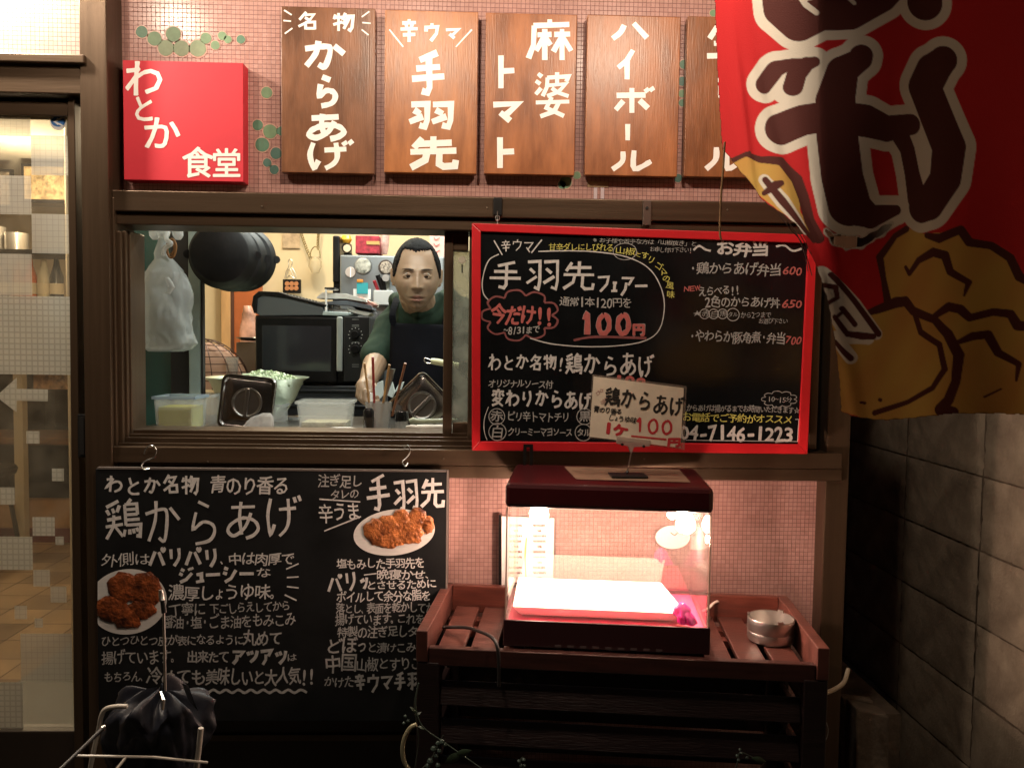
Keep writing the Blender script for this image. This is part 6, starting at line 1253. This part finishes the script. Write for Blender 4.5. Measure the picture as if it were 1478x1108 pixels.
# ================================================================== LOWER RIGHT: post and channel
DCONC = mat('dark_concrete', (.10, .08, .06), .9, var=.5, vscale=9, bump=.8, bscale=60)  # darker, more mottled concrete than the block wall
cp_ = thing('concrete_stub', 'chipped concrete edge stub standing at the alley mouth', 'post', tuple(P(1245, 1108, .15)))
quadbox('stub', [(1216, 1006), (1262, 1012), (1256, 1300), (1212, 1300)], .10, .03, DCONC, cp_, .004); quadbox('stub', [(1236, 1022), (1284, 1034), (1280, 1300), (1233, 1300)], .03, .06, DCONC, cp_, .004)
pipe = obj('kerb_slab', MB().box(P(1225, 1010, .2).x, P(1290, 1010, .2).x, .16, 1.4, .05, P(1250, 1004, .2).z - .03), DCONC); tag(pipe, 'low concrete slab running back into the alley', 'kerb')

# ================================================================== BANNER
def seg_d(px, py, a, b):
    ax, ay, ra = a; bx, by, rb = b; dx, dy = bx - ax, by - ay; t = np.clip(((px - ax) * dx + (py - ay) * dy) / (dx * dx + dy * dy + 1e-9), 0, 1)
    return np.hypot(px - ax - t * dx, py - ay - t * dy) - (ra + (rb - ra) * t)
def chains(px, py, ch):
    d = np.full(px.shape, 1e9)
    for c in ch:
        c = [tuple(x) for x in c]
        for a, b in zip(c, c[1:]): d = np.minimum(d, seg_d(px, py, a, b))
    return d
def poly_d(px, py, poly):
    inside = np.zeros(px.shape, bool); d = np.full(px.shape, 1e9); n = len(poly)
    for i in range(n):
        (x1, y1), (x2, y2) = poly[i], poly[(i + 1) % n]
        if y1 != y2:
            cnd = ((y1 > py) != (y2 > py)) & (px < (x2 - x1) * (py - y1) / (y2 - y1) + x1); inside ^= cnd
        d = np.minimum(d, seg_d(px, py, (x1, y1, 0), (x2, y2, 0)))
    return np.where(inside, -d, d)
K = 448 / 1477
def T4(l): return [[(1030 + a * K, b * K, r * K) for a, b, r in c] for c in l]
def T5(l): return [[(1030 + a * K, 300 + b * K, r * K) for a, b, r in c] for c in l]
XX0, XX1, YY0, YY1 = 1028, 1640, -260, 622; step = 1.25
nx_ = int((XX1 - XX0) / step); ny_ = int((YY1 - YY0) / step)
gx, gy = np.meshgrid(np.linspace(XX0, XX1, nx_ + 1), np.linspace(YY0, YY1, ny_ + 1))
wob = 0.5 * np.sin(gx * .31 + gy * .17) + .4 * np.sin(gy * .53 - gx * .11)
outline = [(1040, -260), (1030, -40), (1034, 20), (1038, 100), (1042, 160), (1046, 212), (1060, 228), (1084, 262), (1102, 288), (1124, 306), (1150, 330), (1172, 382), (1178, 400), (1190, 440), (1197, 490), (1203, 560), (1204, 592), (1232, 602), (1268, 607), (1310, 606), (1352, 603), (1392, 599), (1440, 597), (1478, 597), (1560, 600), (1600, 604), (1605, -260)]
hole = [(1186, 333), (1196, 342), (1214, 343), (1238, 346), (1254, 337), (1268, 328), (1280, 326), (1268, 338), (1252, 348), (1236, 357), (1214, 360), (1196, 353)]
dOut = poly_d(gx, gy, outline) + wob * .8; dHole = poly_d(gx, gy, hole) + wob * .9
letter = T4([[(330, -60, 90), (345, 20, 95), (420, 95, 92), (520, 60, 80), (650, 62, 82), (790, -20, 85), (860, -90, 80)], [(1000, -120, 85), (1005, 15, 85)],
  [(695, 272, 54), (690, 290, 55), (610, 340, 72), (575, 480, 88), (578, 650, 92), (595, 850, 94), (625, 985, 98), (720, 1040, 56), (845, 1008, 24)], [(335, 603, 78), (430, 570, 74), (560, 555, 74), (700, 585, 78), (800, 625, 62), (925, 600, 50)],
  [(1092, 288, 68), (1040, 340, 84), (1000, 420, 84), (1060, 560, 84), (1122, 700, 82), (1108, 850, 78), (1030, 970, 78), (985, 990, 72)], [(850, 620, 50), (905, 720, 40), (930, 830, 42), (960, 950, 55), (985, 990, 70)],
  [(258, 388, 42), (308, 318, 42), (385, 292, 24)], [(388, 405, 46), (405, 345, 46), (450, 300, 36), (486, 290, 26)], [(385, 292, 24), (450, 300, 30)]])
slits = T4([[(425, -30, 14), (450, 10, 14), (500, 52, 13)], [(640, -20, 10), (672, 15, 9)]])
dL = chains(gx, gy, letter); dS = chains(gx, gy, slits)
must = [(1030 + a * K, 300 + b * K) for a, b in [(540, 470), (650, 500), (740, 500), (850, 450), (800, 430), (765, 300), (770, 230), (850, 130), (900, 100), (1010, 125), (1190, 100), (1240, 165), (1340, 180), (1400, 240), (1440, 330), (1560, 380), (2000, 300), (2000, 985), (1477, 985), (1180, 985), (900, 1015), (740, 1005), (560, 955)]]
must2 = [(1030 + a * K, b * K) for a, b in [(80, 745), (170, 725), (240, 750), (330, 765), (390, 850), (410, 940), (412, 1010), (470, 1108), (440, 1108), (320, 1010), (200, 900), (90, 770)]]
dM = np.minimum(poly_d(gx, gy, must), poly_d(gx, gy, must2))
outl = T5([[(700, 505, 12), (760, 485, 20), (850, 452, 26), (905, 445, 24), (950, 490, 22), (1080, 530, 20), (1150, 600, 24), (1200, 700, 24), (1190, 830, 20), (1160, 920, 24), (1125, 965, 32), (1180, 975, 24)],
  [(960, 500, 16), (1000, 590, 16), (1110, 650, 15), (1140, 770, 15), (1080, 860, 14), (940, 925, 12), (770, 975, 14)], [(810, 450, 20), (785, 340, 14), (765, 240, 18), (840, 140, 14), (900, 105, 16)],
  [(1020, 130, 14), (1090, 142, 22), (1190, 100, 20), (1230, 162, 20), (1320, 180, 18), (1400, 240, 20), (1440, 330, 22), (1560, 390, 22), (1750, 360, 20)], [(900, 285, 9), (922, 315, 12), (975, 250, 16), (1060, 208, 22), (1122, 222, 22), (1150, 300, 18), (1232, 352, 14), (1215, 415, 5)],
  [(1070, 520, 14), (1150, 468, 22), (1200, 480, 22), (1240, 522, 18), (1330, 495, 18), (1400, 505, 20), (1430, 560, 24), (1560, 570, 20), (1700, 520, 20)], [(1200, 638, 12), (1255, 610, 20), (1310, 602, 20), (1350, 690, 18), (1432, 742, 14), (1420, 820, 5)],
  [(700, 925, 6), (718, 928, 7)], [(790, 912, 8), (796, 914, 9)], [(1300, 900, 5), (1360, 860, 4)]]) + T4([[(100, 750, 8), (165, 728, 12), (235, 752, 16), (330, 762, 22), (400, 850, 24), (428, 940, 22), (450, 1050, 22), (490, 1140, 22)], [(95, 765, 7), (180, 720, 8)]])
dO = chains(gx, gy, outl)
fl_b = T5([[(540, 320, 12), (650, 450, 14), (770, 600, 15)], [(560, 640, 13), (640, 715, 14)], [(510, 370, 12), (560, 380, 12), (570, 430, 10), (520, 460, 10)], [(590, 480, 12), (650, 555, 13)], [(560, 520, 12), (610, 590, 12)], [(590, 500, 8), (560, 530, 8)], [(620, 600, 14), (690, 610, 18), (745, 612, 14)]]) + T4([[(255, 850, 14), (330, 960, 18), (400, 1060, 14)], [(250, 915, 12), (300, 880, 22), (325, 870, 14)], [(400, 1060, 14), (470, 1150, 10)]])
fl_c = T5([[(500, 320, 40), (560, 400, 52), (640, 480, 50), (760, 600, 28)], [(540, 480, 40), (640, 600, 48), (720, 620, 30)], [(560, 620, 36), (640, 712, 30)]]) + T4([[(250, 850, 26), (330, 960, 34), (400, 1060, 24), (430, 1108, 14)]])
dFc = chains(gx, gy, fl_c); dFb = chains(gx, gy, fl_b)
RED = np.array((.56, .014, .018)); CRM = np.array((.76, .70, .60)); BRN = np.array((.085, .018, .014)); MUS = np.array((.62, .39, .09)); ORG = np.array((.56, .27, .07))
col = np.ones(gx.shape + (3,)) * RED
def over(d, c, s_=.8):
    a = np.clip(.5 - (d) / s_, 0, 1)[..., None]; globals()['col'] = col * (1 - a) + c * a
dM = dM + .4 * wob
over(dM, MUS); 
tint = np.clip(.5 + .5 * np.sin(gx * .031 + 1.2) * np.sin(gy * .024 + .5) + .25 * np.sin(gx * .09 + gy * .05), 0, 1)[..., None] * np.clip(.5 - dM / .8, 0, 1)[..., None] * .75; col = col * (1 - tint) + ORG * tint
over(dO, BRN); over(dL - 46 * K, CRM); over(dL, BRN); over(dS, CRM); over(np.maximum(dFc, 0 * dFc - 1), CRM) ; over(np.abs(dHole) - 3.2 + 1.2 * wob, CRM * .8); over(dFb, BRN)
over(poly_d(gx, gy, [(1030, -300), (1040, -300), (1052, 212), (1036, 212)]) * 0 + np.abs(dOut) - 1.4, BRN * .8)
keep = (dOut < 0) & (dHole > 0)
u0 = (gx - 1030) / 450
d = np.stack([(gx - 739) / F, -(gy - 554) / F, -np.ones_like(gx)], -1); Rm = np.array(CR); dw = d @ Rm.T
YN = -.60 - .11 * np.sin(np.clip(u0 / .36, 0, 1) * math.pi / 2) + .14 * np.clip(u0 - .34, 0, 2) ** 1.2; tt = (YN + 1.9) / dw[..., 1]; pos = np.array(CL) + dw * tt[..., None]
hang = np.clip((gy - 0) / 600, 0, 1)
u_ = (gx - 1030) / 450
fold = .014 * np.sin(u_ * 9 + hang * 1.6) * (.35 + hang) + .007 * np.sin(u_ * 19 - hang * 2 + 1) * hang + .008 * np.sin(gx * .007 + gy * .006) + .035 * np.exp(-((gx - 1180) / 60) ** 2 - ((gy - 430) / 110) ** 2) * 0
crease = .010 * np.exp(-((gx - (1085 + .25 * gy)) / 14) ** 2) - .008 * np.exp(-((gx - (1055 + .12 * gy)) / 9) ** 2)
pos[..., 1] += fold + crease * np.clip(gy / 200 + .3, 0, 1)
idx = -np.ones(gx.shape, int); fcell = keep[:-1, :-1] & keep[1:, :-1] & keep[:-1, 1:] & keep[1:, 1:]
used = np.zeros(gx.shape, bool); used[:-1, :-1] |= fcell; used[1:, :-1] |= fcell; used[:-1, 1:] |= fcell; used[1:, 1:] |= fcell
idx[used] = np.arange(used.sum()); ii, jj = np.nonzero(fcell)
fa = np.stack([idx[ii, jj], idx[ii + 1, jj], idx[ii + 1, jj + 1], idx[ii, jj + 1]], 1)
me = bpy.data.meshes.new('cloth'); me.vertices.add(int(used.sum())); me.vertices.foreach_set('co', pos[used].ravel()); me.loops.add(len(fa) * 4); me.loops.foreach_set('vertex_index', fa.ravel()); me.polygons.add(len(fa)); me.polygons.foreach_set('loop_start', np.arange(len(fa)) * 4); me.polygons.foreach_set('loop_total', np.full(len(fa), 4)); me.update(); me.validate()
me.polygons.foreach_set('use_smooth', [True] * len(me.polygons))
at = me.color_attributes.new('print', 'FLOAT_COLOR', 'POINT'); at.data.foreach_set('color', np.concatenate([col[used], np.ones((int(used.sum()), 1))], 1).ravel())
m = mat('printed_banner_cloth', (.5, .1, .1), .75, bump=.15, bscale=500, spec=.2); n = m.node_tree.nodes; Lk = m.node_tree.links; b = n['Principled BSDF']
va = n.new('ShaderNodeVertexColor'); va.layer_name = 'print'; Lk.new(va.outputs[0], b.inputs['Base Color']); tl = n.new('ShaderNodeBsdfTranslucent'); Lk.new(va.outputs[0], tl.inputs[0]); mx = n.new('ShaderNodeMixShader'); mx.inputs[0].default_value = .04
Lk.new(b.outputs[0], mx.inputs[1]); Lk.new(tl.outputs[0], mx.inputs[2]); Lk.new(mx.outputs[0], n['Material Output'].inputs[0])
me.materials.append(m)
bn = thing('banner', 'large torn red banner with brown lettering and fried chicken art hanging in front', 'banner', tuple(P(1400, 600, -.70)))
o = obj('cloth', me, None, bn, fix=False)
obj('frayed_threads', MB().tube(cpath([(1046, 205), (1044, 240), (1041, 280), (1039, 332), (1041, 346)], -.70, 4), .0016, 6), mat('frayed_hem', (.22, .12, .05), .9, var=.5, vscale=90), bn)
for pts in ([(1122, 306), (1140, 330), (1158, 352), (1172, 398)], [(1150, 330), (1168, 362), (1186, 392), (1206, 412)], [(1136, 318), (1152, 342), (1163, 372), (1166, 392)]):
    obj('loose_thread', MB().tube(cpath(pts, -.71, 5), .0007, 5), mat('dark_thread', (.10, .05, .04), .8), bn)
